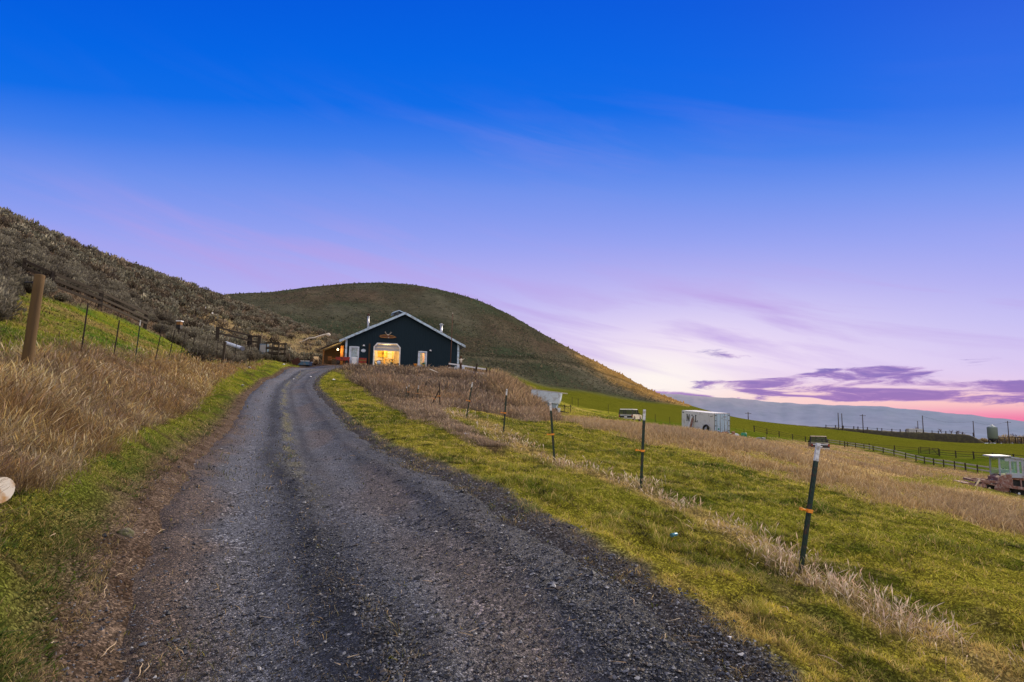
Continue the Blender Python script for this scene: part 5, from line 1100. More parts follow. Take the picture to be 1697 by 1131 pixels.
t = thing("dark_shed_box", "low dark green box with a small tag beside the lean-to", "box", bw(-12.2, 6.0, -.05), rad(14)); MB().box((0, 0, .45), (1.5, .8, .9)).build("body", M_soffit, t, .02); MB().box((0, -.43, .93), (1.56, .95, .06)).build("lid", M_black, t); MB().box((.2, -.42, .62), (.12, .03, .2)).build("tag", M_white, t)
t = thing("leaning_board", "tan plywood board leaning left of the porch post", "board", bw(-10.7, 2.2, -.05), rad(14)); MB().box((0, 0, .5), (.6, .05, 1.1), (.15, 0, 0)).build("sheet", M_cream, t)
# dead bleached log
pts_ = [Vector(P(x, y, Y)) for x, y, Y in ((495, 568, 93), (504, 565, 93), (511, 561, 93), (521, 560, 93.5), (530, 557, 94), (540, 554.5, 94))]; o = Vector(pts_[0]); t = thing("dead_tree", "bleached fallen dead tree with its root plate above the tan bank", "dead tree", o)
MB().tube([q - o for q in pts_], [.05, .07, .09, .10, .11, .15], 9).build("trunk", M_bone, t)
r0 = pts_[-1] - o; q = MB(); q.lathe(r0 + Vector((.35, 0, -.35)), [(.1, 0), (.34, .15), (.40, .38), (.2, .55)], 10); q.build("root_plate", M_bone, t)
for dx, dy, dz in ((-.9, .2, 1.1), (-.4, -.2, .8), (.8, .1, 1.2), (.5, -.3, .9), (.1, .2, -1.6)): MB().tube([r0, r0 + Vector((dx * .6, dy, dz * .5)), r0 + Vector((dx, dy * 1.5, dz))], [.06, .045, .015], 6).build("branch", M_grey_wood, t)
# beehive on the slope
p = P(297, 544, 52); p = gpt(p); ph = float(P(297, 545, 52)[2]); t = thing("beehive", "small orange beehive with a white lid standing on the slope", "beehive", (p[0], p[1], ph)); zz = p[2] - ph
MB().box((0, 0, .16), (.36, .4, .32)).build("base_box", M_black, t); MB().box((0, 0, .46), (.34, .38, .27)).build("hive_box", M_warm_wood, t, .01); MB().box((0, 0, .65), (.46, .48, .10)).build("lid", M_white, t, .01); q = MB(); q.cyl((0, 0, zz - .2), (0, 0, 0), .05); q.build("stand", M_grey_wood, t)
for i, (x, y, l) in enumerate(((339, 522, "white marker stake, higher of two on the sagebrush slope"), (351, 531, "white marker stake, lower of two on the sagebrush slope"))):
    p = hit(x, y); t = thing("marker_stake", l, "stake", gpt(p), group="white stakes on the sagebrush slope"); MB().box((0, 0, .45), (.09, .05, .9)).build("shaft", M_grey_wood, t); MB().box((0, 0, 1.03), (.16, .07, .26)).build("plate", M_white, t)
for x, y, Y, l in ((437, 562, 88, "dark slanting stake, left of the pair on the tan slope"), (441, 561, 88, "dark slanting stake, right of the pair on the tan slope"), (483, 574, 90, "grey stake below the fallen dead tree"), (494, 576, 90, "brown stake under the tip of the fallen dead tree")): post_at(x, y, Y, 1.25, .13, M_grey_wood, "stake", l, "stake", lean=(.2, 0), group="stakes on the tan slope")
p = gpt(P(522, 600, 71)); t = thing("bare_shrub", "dark brown rounded bare shrub right of the blue truck bed", "shrub", p); V, c_ = bush_arrays(420, .9, .8, .05, .22, 333); o = link("foliage", np_mesh("foliage", V.reshape(-1, 3), np.arange(len(V) * 4), np.full(len(V), 4), M_sagem, False, c_.reshape(-1, 3) * np.array([.75, .5, .38])), t)

# ------------------------------------------------------------------ far farmstead beyond the crest
M_pole = solid("pole_timber", (.07, .055, .05), .9)
def upole(px, pyb, pyt, Y, arm, label, group="utility poles beyond the field"):
    b = Vector(P(px, pyb, Y)); h = Vector(P(px, pyt, Y)).z - b.z; t = thing("utility_pole", label, "utility pole", b, group=group)
    MB().cyl((0, 0, -3), (0, 0, h), .26, .18, 8).build("shaft", M_pole, t)
    if arm:
        MB().box((0, -.2, h - .7), (3.0, .16, .2)).build("crossarm", M_pole, t)
        for x in (-1.35, -.5, .5, 1.35): MB().cyl((x, -.2, h - .58), (x, -.2, h - .28), .07, .05, 6).build("insulator", M_galv, t)
    return b + Vector((0, 0, h - .4))
tops = [upole(1240, 693, 683, 292, True, "small utility pole with a crossarm just right of the box trailer"), upole(1390, 710, 684.5, 300, False, "left one of two close bare poles beyond the field"), upole(1396, 710, 685.5, 302, False, "right one of two close bare poles beyond the field"),
        upole(1430.5, 712, 687, 305, True, "utility pole with crossarm right of the two bare poles"), upole(1522, 720, 698, 345, False, "short bare pole left of the tall pole by the bank"), upole(1530.5, 720, 689, 312, False, "tall bare pole rising from the dark bank"), upole(1615, 731, 698, 318, False, "bare pole just left of the silo"), upole(1673, 739, 698, 318, True, "utility pole with crossarm right of the silo")]
for i, j in ((5, 6), (6, 7)):
    a, b_ = tops[i], tops[j]; t = MB().tube([(b_ - a) * k / 8 + Vector((0, 0, -1.6 * math.sin(math.pi * k / 8))) for k in range(9)], .035, 4).build("power_line", M_black); t.location = a; tag(t, "thin power line from the tall pole on the bank to the silo pole" if i == 5 else "thin power line from the silo pole to the right crossarm pole", "power line")
b = Vector(P(1646, 734, 316)); t = thing("silo", "grey green metal grain silo on a dark hopper stand", "silo", b); M_silo = siding("silo_metal", (.16, .20, .20), .5)
q = MB(); q.lathe((0, 0, 0), [(2.25, 2.2), (2.25, 7.8), (2.3, 7.85), (1.2, 8.5), (.5, 8.65)], 26); q.build("tank", M_silo, t); MB().lathe((0, 0, 0), [(.5, 8.66), (.55, 9.0), (.2, 9.1)], 12).build("cap", M_galv, t); MB().lathe((0, 0, 0), [(.5, .3), (2.2, 2.19)], 22).build("hopper", M_black, t)
for k in range(6): a = k * math.tau / 6; MB().box((2.0 * math.cos(a), 2.0 * math.sin(a), .6), (.22, .22, 3.2)).build("leg", M_black, t)
# dark bank with a post fence on it
def ridge_bank(name, label, pts_, mat, wid=5.0):
    vs, fs = [], []; rows = []
    for i, (px, y0, y1, Y) in enumerate(pts_):
        a = Vector(P(px, y0, Y)); top = Vector(P(px, y1, Y + 2)); h = top.z - a.z
        for k in range(9):
            u = k / 8; z = h * math.sin(math.pi * min(1, u * 1.1) / 1.1 * .98) ** .6 if 0 < u < 1 else -.6
            vs.append((a.x, a.y + wid * u, a.z + z + (rng.uniform(-.18, .18) if 0 < u < 1 else 0)))
    n_ = len(pts_); fs = [(i * 9 + k, (i + 1) * 9 + k, (i + 1) * 9 + k + 1, i * 9 + k + 1) for i in range(n_ - 1) for k in range(8)]
    q = MB(); q.add(vs, fs, True); return q.build(name, mat, kind="structure", label=label)
bp = [(1300, 704, 703, 300), (1345, 708.5, 706.5, 302), (1390, 713, 709, 304), (1440, 718, 712, 306), (1490, 722, 715.5, 308), (1540, 727, 717, 310), (1590, 731, 719.5, 312), (1612, 733, 720.5, 313), (1628, 735, 728, 314), (1636, 736, 735.6, 314)]
bx = np.linspace(1300, 1636, 60); bq = np.array(bp); bp = [(x, np.interp(x, bq[:, 0], bq[:, 1]) + 2, np.interp(x, bq[:, 0], bq[:, 2]), np.interp(x, bq[:, 0], bq[:, 3])) for x in bx]
ridge_bank("earth_bank", "long dark manure bank at the far edge of the green field", bp, solid("bank_soil", (.040, .036, .024), .95, var=.6, vscale=1.2, dirt=(.07, .065, .03), dirt_scale=.6, bump_s=.8))
posts = []
for x in np.linspace(1372, 1611, 19) + rng.uniform(-3.5, 3.5, 19):
    Y = np.interp(x, bq[:, 0], bq[:, 3]) + 2.5; p = P(x, np.interp(x, bq[:, 0], bq[:, 2]) + 1.2, Y); posts.append(tuple(float(v) for v in p))
rail_fence("bank_fence", "row of dark fence posts along the top of the far bank", posts, 1.5, (1.1,), M_pole, M_pole, .34, (.08, .12))
b = Vector(P(1516, 717.5, 318)); t = thing("stock_trailer", "pale flat stock trailer parked behind the far bank", "trailer", b); MB().box((0, 0, 1.1), (7.5, 2.2, 1.5)).build("body", M_galv, t); MB().box((0, -.02, 1.95), (7.7, 2.4, .16)).build("top_rail", M_pale_wood, t)
for x in (-1.2, 1.2): MB().cyl((x, -1.15, .1), (x, -.9, .1), .5).build("wheel", M_tire, t)
b = Vector(P(1690, 739, 318)); t = thing("open_shed", "open timber pole shed at the right edge beyond the field", "shed", b)
MB().prism([(-3.4, 4.55), (7.5, 4.0), (7.5, 3.7), (-3.4, 4.25)], -3, 3).build("roof", M_grey_wood, t)
for x in (-3, 0.2, 3.4, 6.6):
    for y in (-2.7, 2.7): MB().box((x, y, 1.6), (.3, .3, 4.9)).build("post", M_pole, t)
for x in (-3, .2, 3.4): MB().beam((x + .1, -2.72, .8), (x + 1.5, -2.72, 3.7), .14, .2).build("brace", M_pole, t)
b = Vector(P(1661, 737, 317)); t = thing("loading_frame", "low timber loading frame between the silo and the shed", "frame", b)
for x in (-1.5, 1.5): MB().box((x, 0, 1.6), (.25, .25, 4.2)).build("upright", M_pole, t)
for z in (1.6, 2.5, 3.5): MB().box((0, -.2, z), (3.4, .12, .28)).build("rail", M_pole, t)
def bare_tree(px, py, Y, h, label, seed, col, crown=True, group="bare trees beyond the field"):
    g = random.Random(seed); b = Vector(P(px, py, Y)); t = thing("bare_tree", label, "tree", b, group=group); tr, cw = MB(), MB()
    def grow(p, d, l, r, lev, mb):
        q = p + d * l + Vector((g.uniform(-.08, .08), g.uniform(-.08, .08), 0)) * l; mb.tube([p, (p + q) / 2 + Vector((g.uniform(-.05, .05) * l, 0, 0)), q], [r, r * .8, r * .6], 5 if lev < 2 else 3)
        if lev < 4:
            for k in range(3 if lev < 3 else 4):
                dd = (d + Vector((g.uniform(-.8, .8), g.uniform(-.8, .8), g.uniform(-.1, .5)))).normalized(); grow(p + (q - p) * g.uniform(.5, 1), dd, l * g.uniform(.5, .75), r * .55, lev + 1, cw)
    grow(Vector((0, 0, -1)), Vector((0, 0, 1)), h * .36, h * .035, 0, tr); tr.build("trunk", M_pole, t); cw.build("crown", col, t); return t
M_twig = solid("bare_twigs", (.13, .09, .085), .9); M_twig2 = solid("reddish_twigs", (.20, .11, .08), .9)
for i, (x, y, h, l, c_) in enumerate(((1519, 721, 7.5, "reddish bare tree beside the tall pole on the bank", M_twig2), (1511, 719, 5.5, "thin dark bare tree left of the tall pole", M_twig), (1561, 724, 7, "bare tree behind the middle of the far bank", M_twig), (1578, 724, 6.5, "wide bare tree behind the bank, left one of three together", M_twig), (1588, 725, 7.2, "bare tree behind the bank, middle one of three together", M_twig), (1598, 726, 6.8, "bare tree behind the bank, right one of three together", M_twig), (1683, 733, 9, "lone bare tree above the tan brush at the right edge", M_twig), (1694, 735, 7, "pale bare tree at the right edge behind the shed", M_twig))):
    bare_tree(x, y, 335 + i, h, l, 50 + i, c_)
for i, (x, y, w_, h, l) in enumerate(((1655, 737, 5.5, 4.5, "yellowish leafless bush right of the silo"), (1668, 737, 5, 5.2, "tall yellowish leafless bush behind the loading frame"), (1684, 738, 5.5, 5, "yellowish leafless bush behind the open shed"), (1630, 735, 3, 2.6, "small grey leafless bush left of the silo"), (1700, 740, 5, 5.5, "yellowish leafless bush at the right edge"))):
    b = Vector(P(x, y, 333)); V, c_ = bush_arrays(700, w_, h, .25, 1.0, 400 + i); t = thing("leafless_bush", l, "bush", b, group="leafless bushes by the far shed"); link("foliage", np_mesh("foliage", V.reshape(-1, 3), np.arange(len(V) * 4), np.full(len(V), 4), M_sagem, False, np.clip(c_.reshape(-1, 3) * np.array([1.7, 1.35, .8]) + .03, 0, 1)), t)
for x, y, Y, l in ((948, 686, 92, "thin stake at the field edge right of the hopper wagon"), (958, 688, 92, "second thin stake at the field edge right of the hopper wagon"), (1008, 694, 95, "thin stake at the field edge left of the old wagon car"), (1086, 702, 100, "thin stake at the field edge right of the old wagon car"), (1110, 706, 102, "thin stake at the field edge just left of the box trailer"), (1233, 722, 118, "thin stake behind the green barrel"), (1270, 725, 122, "thin stake at the field edge right of the green barrel")): post_at(x, y, Y, 1.35, .06, M_tdark, "stake", l, "stake", group="thin stakes along the field edge")
# ------------------------------------------------------------------ vehicles and machines
def wheel(t, x, y, z, r, w_, rim=M_steel, n=20):
    q = MB(); s = 1 if y > 0 else -1; q.lathe((0, 0, 0), [(r * .58, -w_ / 2), (r * .9, -w_ / 2), (r, -w_ * .3), (r, w_ * .3), (r * .9, w_ / 2), (r * .58, w_ / 2)], n); o = q.build("wheel", M_tire, t); o.location = (x, y, z); o.rotation_euler = (math.pi / 2, 0, 0)
    q = MB(); q.lathe((0, 0, 0), [(.05, -w_ * .52), (r * .5, -w_ * .42), (r * .57, -w_ * .30), (r * .57, w_ * .30), (r * .5, w_ * .42), (.05, w_ * .52)], n); q.build("rim", rim, o)
def car(name, label, cat, loc, rz, body, lower, kind='suv'):
    """x forward; origin on the ground in the middle"""
    t = thing(name, label, cat, loc, rz); L2, W2 = 2.35, .92
    prof = [(-L2, .45), (-L2 + .02, 1.05), (1.0, 1.08), (2.25, .98), (L2, .85), (L2, .42), (1.95, .42), (1.85, .72), (1.55, .85), (1.2, .72), (1.1, .38), (-1.05, .38), (-1.15, .72), (-1.5, .85), (-1.85, .72), (-1.95, .42)]
    MB().prism(prof, -W2, W2).build("body", body, t, .03)
    MB().prism([(-L2 - .012, .46), (-L2 - .012, 1.03), (-L2 + .005, 1.03), (-L2 + .005, .46)], -W2 + .02, W2 - .02).build("tailgate_panel", lower, t)
    x0 = -L2 + .10 if kind == 'suv' else -.45
    pil = MB(); rr = .78
    corner = [((x0 - .06, W2 - .04, 1.05), (x0 + .16, rr, 1.72)), ((.95, W2 - .04, 1.06), (.42, rr, 1.72)), ((-.3, W2 - .04, 1.05), (-.3, rr, 1.72))]
    for a, b in corner:
        for s in (-1, 1): pil.beam((a[0], s * a[1], a[2] - .03), (b[0], s * b[1], b[2]), .09, .07)
    pil.build("pillars", M_cardark, t)
    rf_ = MB(); rf_.prism([(x0 + .10, 1.70), (.50, 1.70), (.44, 1.79), (.0, 1.82), (x0 + .3, 1.80), (x0 + .12, 1.76)], -rr - .04, rr + .04); rf_.build("roof", M_white if kind == 'suv' else body, t, .02)
    g = MB(); g.add([(x0 - .05, -W2 + .1, 1.07), (x0 - .05, W2 - .1, 1.07), (x0 + .15, rr - .06, 1.69), (x0 + .15, -rr + .06, 1.69)], [(0, 1, 2, 3)]); g.build("rear_window", M_cglass, t)
    g = MB(); g.add([(.93, -W2 + .1, 1.08), (.93, W2 - .1, 1.08), (.44, rr - .06, 1.69), (.44, -rr + .06, 1.69)], [(0, 1, 2, 3)]); g.build("windscreen", M_cglass, t)
    for s in (-1, 1):
        g = MB(); g.add([(x0 + .04, s * (W2 - .05), 1.08), (-.34, s * (W2 - .05), 1.08), (-.34, s * (rr + .005), 1.68), (x0 + .2, s * (rr + .005), 1.68)], [(0, 1, 2, 3)]); g.add([(-.26, s * (W2 - .05), 1.08), (.85, s * (W2 - .05), 1.08), (.40, s * (rr + .005), 1.68), (-.26, s * (rr + .005), 1.68)], [(0, 1, 2, 3)]); g.build("side_window", M_cglass, t)
        MB().box((-L2 - .015, s * .82, .86), (.03, .14, .2)).build("tail_light", M_red, t); MB().box((L2 + .005, s * .68, .72), (.03, .22, .16)).build("headlight", M_white, t)
        for x in (-1.5, 1.5): wheel(t, x, s * .80, .33, .35, .22)
        MB().box((.8, s * (W2 + .07), 1.16), (.08, .12, .16)).build("mirror", M_black, t)
    MB().box((-L2 - .07, 0, .50), (.14, 1.8, .15)).build("bumper", M_galv, t, .02); MB().box((L2 + .07, 0, .50), (.14, 1.8, .15)).build("bumper", M_galv, t, .02)
    MB().box((-L2 - .016, 0, .93), (.03, 1.5, .09)).build("trim_strip", M_bluewhite, t)
    MB().box((-L2 - .02, 0, .70), (.02, .36, .15)).build("number_plate", M_white, t)
    if kind != 'suv':
        b = MB(); b.box((-1.4, 0, 1.055), (1.75, 1.5, .01)); b.build("bed_floor", M_black, t)
    return t
M_cglass = glass("car_glass", (.42, .48, .38), .97); M_carcream = solid("cream_car_paint", (.62, .55, .42), .5, var=.2, dirt=(.20, .13, .09), dirt_amt=.35); M_carbrown = solid("brown_car_paint", (.10, .055, .04), .55, var=.3, dirt=(.22, .16, .11)); M_cardark = solid("dark_car_paint", (.03, .03, .035), .5)
p = gpt(P(1046, 700, 66)); ang = math.atan2(p[1], p[0]); p = gpt(P(1045, 700, 75)); ang = math.atan2(p[1], p[0]); t = car("old_wagon_car", "old cream wagon car with white roof seen from behind in the tan grass", "car", (p[0], p[1], p[2] - .1), ang + .28, M_carcream, M_cardark); t.rotation_euler = (.0, .0, ang - .26); t.scale = (.95, .95, .86)
p = gpt(P(1357, 748, 70)); ang = math.atan2(p[1], p[0]); t = car("old_pickup", "old brown pickup truck seen from behind, partly hidden by the nearest post", "pickup truck", (p[0], p[1], p[2] - .05), ang + .08, M_carbrown, M_cardark, 'pickup')
# reefer box
p = gpt(P(1168, 722, 87)); t = thing("box_trailer", "white box trailer with black letters standing at the edge of the green field", "trailer", (p[0], p[1], p[2] - .15)); M_boxw = solid("box_white", (.74, .74, .72), .5, var=.06, vscale=2, dirt=(.45, .40, .36), dirt_scale=1.5, dirt_amt=.25); M_doorb = solid("box_door_blue", (.38, .54, .68), .5, var=.1, dirt=(.30, .30, .30), dirt_amt=.35)
vd = math.atan2(-p[1], -p[0]); t.rotation_euler = (rad(1.2), rad(3.5), vd + rad(40) + 0)     # local +x is the door end
Lb, Wb, Hb = 7.0, 2.6, 2.75
MB().box((0, 0, .45 + Hb / 2), (Lb, Wb, Hb)).build("box", M_boxw, t, .03)
for sy in (-1, 1): MB().box((Lb / 2 + .03, sy * .64, .45 + Hb / 2), (.05, 1.22, Hb - .16)).build("rear_door", M_doorb, t)
for sy in (-1, 1): MB().box((Lb / 2 + .03, sy * (Wb / 2 - .02), .45 + Hb / 2), (.09, .07, Hb + .02)).build("corner_post", M_steel, t)
for z in (.5, .45 + Hb - .04): MB().box((Lb / 2 + .035, 0, z), (.08, Wb - .12, .09)).build("sill", M_steel, t)
for y in (-.95, -.35, .35, .95):
    q = MB(); q.cyl((Lb / 2 + .09, y, .55), (Lb / 2 + .09, y, .45 + Hb - .1), .025, n=8); q.box((Lb / 2 + .1, y + .1, 1.5), (.03, .24, .05)); q.build("lock_rod", M_steel, t)
for sy in (-1, 1):
    for z in (.8, 1.5, 2.2, 2.9): MB().box((Lb / 2 + .065, sy * 1.16, z), (.03, .26, .08)).build("hinge", M_cardark, t)
MB().box((Lb / 2 + .065, -.62, 1.05), (.02, .2, .24)).build("door_sticker", M_green_d, t); MB().box((Lb / 2 + .065, .45, 2.72), (.02, .5, .16)).build("vent_plate", M_steel, t); MB().box((Lb / 2 + .065, .45, 2.3), (.02, .6, .06)).build("vent_plate", M_steel, t)
for s in (-1, 1):
    for x in (-2.6, 2.4): MB().box((x, s * 1.0, .18), (.5, .3, .54)).build("support", M_brown, t)
def letters(t, word, x0, z0, h, y, mat, gap=.3):
    x = x0
    for ch in word:
        w_ = h * .62; th = h * .15; sr = h * .07; q = MB()
        bx = lambda xa, xb, za, zb: q.box((x + (xa + xb) / 2, y, z0 + (za + zb) / 2), (abs(xb - xa), .012, zb - za))
        if ch == 'M':
            bx(.02 * h, .02 * h + sr * 1.4, sr, h - sr); bx(w_ - th, w_, sr, h - sr); bx(-.05 * h, .17 * h, 0, sr); bx(w_ - th - .06 * h, w_ + .06 * h, 0, sr); bx(-.05 * h, .14 * h, h - sr, h); bx(w_ - th, w_ + .06 * h, h - sr, h)
            q.add([(x + a, y + yy, z0 + b) for yy in (-.006, .006) for a, b in ((.04 * h, h), (.04 * h + th, h), (w_ / 2 + th * .4, .1 * h), (w_ / 2 - th * .2, .1 * h))], [(0, 1, 2, 3), (7, 6, 5, 4), (0, 4, 5, 1), (1, 5, 6, 2), (2, 6, 7, 3), (3, 7, 4, 0)])
            q.add([(x + a, y + yy, z0 + b) for yy in (-.005, .005) for a, b in ((w_ - th, h * .98), (w_ - th * .5, h * .98), (w_ / 2 + th * .4, .12 * h), (w_ / 2 + th * .05, .12 * h))], [(0, 1, 2, 3), (7, 6, 5, 4), (0, 4, 5, 1), (1, 5, 6, 2), (2, 6, 7, 3), (3, 7, 4, 0)])
        elif ch == 'O':
            n_ = 24; out_ = [(w_ / 2 + w_ * .5 * math.cos(k * math.tau / n_), h / 2 + h * .5 * math.sin(k * math.tau / n_)) for k in range(n_)]; inn_ = [(w_ / 2 + (w_ * .5 - th) * math.cos(k * math.tau / n_), h / 2 + (h * .5 - sr) * math.sin(k * math.tau / n_)) for k in range(n_)]
            q.add([(x + a, y - .006, z0 + b) for a, b in out_ + inn_], [(k, (k + 1) % n_, n_ + (k + 1) % n_, n_ + k) for k in range(n_)])
        elif ch == 'L':
            bx(.05 * h, .05 * h + th, sr, h - sr); bx(-.02 * h, .3 * h, h - sr, h); bx(-.02 * h, w_ * .9, 0, sr); bx(w_ * .9 - sr, w_ * .9, sr + .001, h * .28)
        q.build("letter", mat, t); x += w_ + gap * h
letters(t, "MOL", -2.35, 1.72, 1.0, -Wb / 2 - .016, M_black)
MB().box((-3.15, -Wb / 2 - .01, 2.92), (.3, .012, .14)).build("code_plate", M_cardark, t); MB().box((2.9, -Wb / 2 - .01, 2.75), (.5, .012, .1)).build("code_plate", M_steel, t)
BT = Matrix.Translation(t.location) @ t.rotation_euler.to_matrix().to_4x4()
def near_box(x, y): q = BT @ Vector((x, y, 0)); return gpt(q)
t2 = thing("leaning_sheet", "white sheet and rusty frame leaning on the side of the box trailer", "sheet", near_box(-.9, -1.95), t.rotation_euler[2]); MB().box((-.18, .2, 1.05), (.14, .06, 2.2), (-.2, .22, 0)).build("sheet", M_white, t2); MB().box((.14, .22, .9), (.34, .05, 1.7), (-.22, .1, 0)).build("frame", M_rust, t2)
t2 = thing("tire", "dark old tyre propped on the side of the box trailer", "tyre", near_box(2.3, -1.75), t.rotation_euler[2]); q = MB(); q.tube([(.48 * math.cos(k * math.tau / 20), .1 * math.sin(k * math.tau / 20), .62 + .48 * math.sin(k * math.tau / 20)) for k in range(21)], .15, 8); q.build("tread", M_tire, t2); 
p2 = near_box(4.6, -.1); t2 = thing("scrap_pile", "rusty red scrap machinery below the doors of the box trailer", "scrap", p2, t.rotation_euler[2])
for k in range(14): MB().box((rng.uniform(-.3, .4), rng.uniform(-1.2, 1.2), rng.uniform(.1, .65)), (rng.uniform(.1, .4), rng.uniform(.4, 1.2), rng.uniform(.06, .25)), tuple(rng.uniform(-.5, .5, 3))).build("scrap_plate", M_rust, t2)
p = gpt(P(1216, 725, 88)); t = thing("tub", "white enamel tub lying on its side right of the box trailer", "tub", (p[0], p[1], p[2]), .4); q = MB(); q.prism([(-.62, .12), (-.5, .62), (.45, .66), (.7, .5), (.62, .1), (.3, .02), (-.4, .02)], -.35, .35); q.build("shell", M_bluewhite, t, .04); MB().box((.0, -.37, .1), (1.1, .04, .16)).build("skid", M_cardark, t); MB().prism([(.46, .6), (.72, .5), (.66, .1), (.60, .1), (.62, .46), (.44, .56)], -.36, .36).build("rim", M_white, t)
p = gpt(P(1233, 728, 88)); t = thing("green_barrel", "green plastic barrel right of the white tub", "barrel", p); q = MB(); q.lathe((0, 0, 0), [(.34, 0), (.36, .06), (.36, .28), (.38, .31), (.36, .34), (.36, .58), (.38, .61), (.36, .64), (.35, .85), (.25, .9)], 22); q.build("shell", M_green_d, t); MB().cyl((.15, 0, .9), (.15, 0, .94), .06).build("bung", M_black, t)
t.scale = (1.1, 1.1, 1.1)
p = gpt(P(1256, 730, 89)); t = thing("block_pile", "low pile of grey blocks right of the green barrel", "block pile", p)
for k in range(10): MB().box((rng.uniform(-.9, .9), rng.uniform(-.4, .4), .14 + .2 * (k % 3)), (.5, .35, .2), (rng.uniform(-.1, .1), rng.uniform(-.1, .1), rng.uniform(0, 3))).build("block", M_steel if k % 3 else M_conc, t)
# hopper wagon
p = gpt(P(903, 682, 57)); t = thing("hopper_wagon", "pale blue grey grain hopper wagon half behind the reeds", "wagon", (p[0], p[1], p[2] - .22), rad(-9)); t.rotation_euler = (0, rad(6), rad(-9)); M_hop = solid("hopper_paint", (.52, .62, .72), .5, var=.1, dirt=(.34, .36, .38), dirt_amt=.4)
q = MB(); q.prism([(-1.40, 2.05), (1.35, 2.05), (1.30, 1.35), (1.18, 1.02), (-1.25, 1.02), (-1.38, 1.4)], -1.0, 1.0); q.build("upper_hopper", M_hop, t, .02)
q = MB(); q.prism([(-.85, .53), (.98, .53), (1.12, 1.015), (-1.15, 1.015)], -.85, .85); q.build("lower_hopper", solid("hopper_lower", (.30, .40, .50), .5, var=.2), t)
MB().box((.25, 0, 2.10), (3.3, .12, .09)).build("ridge_pole", M_pale_wood, t)
for sy in (-1, 1): MB().box((0, sy * .98, 2.07), (2.75, .07, .06)).build("rim", M_steel, t)
for x in (-.45, .25, .9): MB().box((x, -1.012, 1.6), (.05, .03, .86)).build("rib", M_hop, t)
MB().box((.1, 0, .42), (2.2, .9, .12)).build("chassis", M_black, t)
for sx in (-1, 1):
    for sy in (-1, 1): wheel(t, .1 + sx * .75, sy * .62, .34, .36, .2)
q = MB(); q.beam((1.2, 0, .42), (2.3, .1, .3), .1, .1); q.build("drawbar", M_black, t); MB().box((1.25, -.5, .45), (.35, .3, .45)).build("gearbox", M_bluewhite, t)
p = gpt(P(935, 684, 58)); t = thing("machine_frame", "low dark rail frame beside the hopper wagon", "frame", p)
for x in (-.6, 0, .6): MB().box((x, 0, .3), (.06, .06, .8)).build("upright", M_tdark, t)
MB().box((0, -.05, .55), (1.4, .04, .07)).build("rail", M_tdark, t)
# derelict tractor with a disc frame
p = gpt(P(1671, 818, 38)); t = thing("derelict_tractor", "rusty derelict tractor with pale blue cab in the lower pasture", "tractor", (p[0], p[1], p[2] - .02), rad(-16)); t.scale = (.8, .85, .97); M_cab = solid("cab_paint", (.36, .41, .50), .6, var=.12, dirt=(.30, .18, .13), dirt_amt=.35); M_rpurp = solid("faded_red_paint", (.21, .10, .08), .85, var=.4, dirt=(.36, .28, .26), dirt_scale=4, dirt_amt=.5, bump_s=.3); M_tglass = glass("tractor_glass", (.86, 1.0, .82), .9)
for x, y in ((-.72, -.7), (-.72, .7), (.78, -.7), (.78, .7)): MB().beam((x * 1.05, y, 1.05), (x, y * .95, 2.2), .09, .09).build("cab_post", M_cab, t)
q = MB(); q.box((.45, -.68, 1.63), (.14, .05, 1.1)); q.box((-.05, -.68, 1.63), (.12, .05, 1.1)); q.box((.2, -.681, 1.12), (1.15, .05, .28)); q.box((.2, -.681, 2.1), (1.15, .05, .22)); q.box((.74, -.683, 1.6), (.12, .05, .9)); q.build("cab_panel", M_cab, t)
q = MB(); q.box((0, .68, 1.2), (1.5, .05, .4)); q.box((0, .68, 2.1), (1.5, .05, .2)); q.build("cab_panel", M_cab, t)
for x0, x1, z0, z1 in ((-.68, -.12, 1.15, 2.1), (.02, .37, 1.27, 1.98), (.53, .68, 1.27, 1.95)):
    q = MB(); q.box(((x0 + x1) / 2, -.68, (z0 + z1) / 2), (x1 - x0, .012, z1 - z0)); q.build("side_pane", M_tglass, t)
for x, nm in ((-.74, "rear_pane"), (.77, "front_pane")): q = MB(); q.box((x, 0, 1.65), (.012, 1.24, .95)); q.build(nm, M_tglass, t)
q = MB(); q.prism([(-1.15, 2.23), (-.02, 2.27), (.0, 2.34), (-1.12, 2.31)], -.85, .85); q.build("roof", M_cab, t); q = MB(); q.prism([(0.002, 2.2), (.85, 2.12), (.9, 2.2), (.002, 2.29)], -.82, .82); q.build("roof_front", M_cab, t)
q = MB(); q.prism([(-.95, .42), (-.95, .95), (-.45, 1.15), (-.02, 1.2), (-.02, .42)], -.78, .78); q.build("rear_shroud", M_rpurp, t, .02)
q = MB(); q.prism([(-.02, 1.16), (2.6, .92), (2.6, .62), (1.1, .80), (-.02, .86)], -.62, .62); q.build("hood", M_rust, t, .02)
q = MB(); q.prism([(.5, 1.128), (2.5, .945), (2.5, .965), (.5, 1.150)], -.60, .60); q.build("hood_top", M_cab, t)
q = MB(); q.box((.45, 0, .55), (1.0, .9, .5)); q.build("engine", M_black, t); q = MB(); q.prism([(1.15, .25), (2.6, .22), (2.6, .62), (1.15, .80)], -.60, .60); q.build("engine_cover", M_rust, t)
for x in (.02, .58, 1.12): MB().box((x, -.64, .62), (.08, .06, .55)).build("strut", M_rpurp, t)
q = MB(); q.beam((-.9, -.95, .50), (2.9, -1.0, .12), .16, .18); q.build("side_beam", M_rpurp, t); q = MB(); q.beam((-.9, .95, .50), (2.9, 1.0, .12), .16, .18); q.build("side_beam", M_rust, t)
q = MB(); q.beam((.7, -1.0, .1), (1.3, -1.0, .14), .08, .08); q.build("step", M_cab, t)
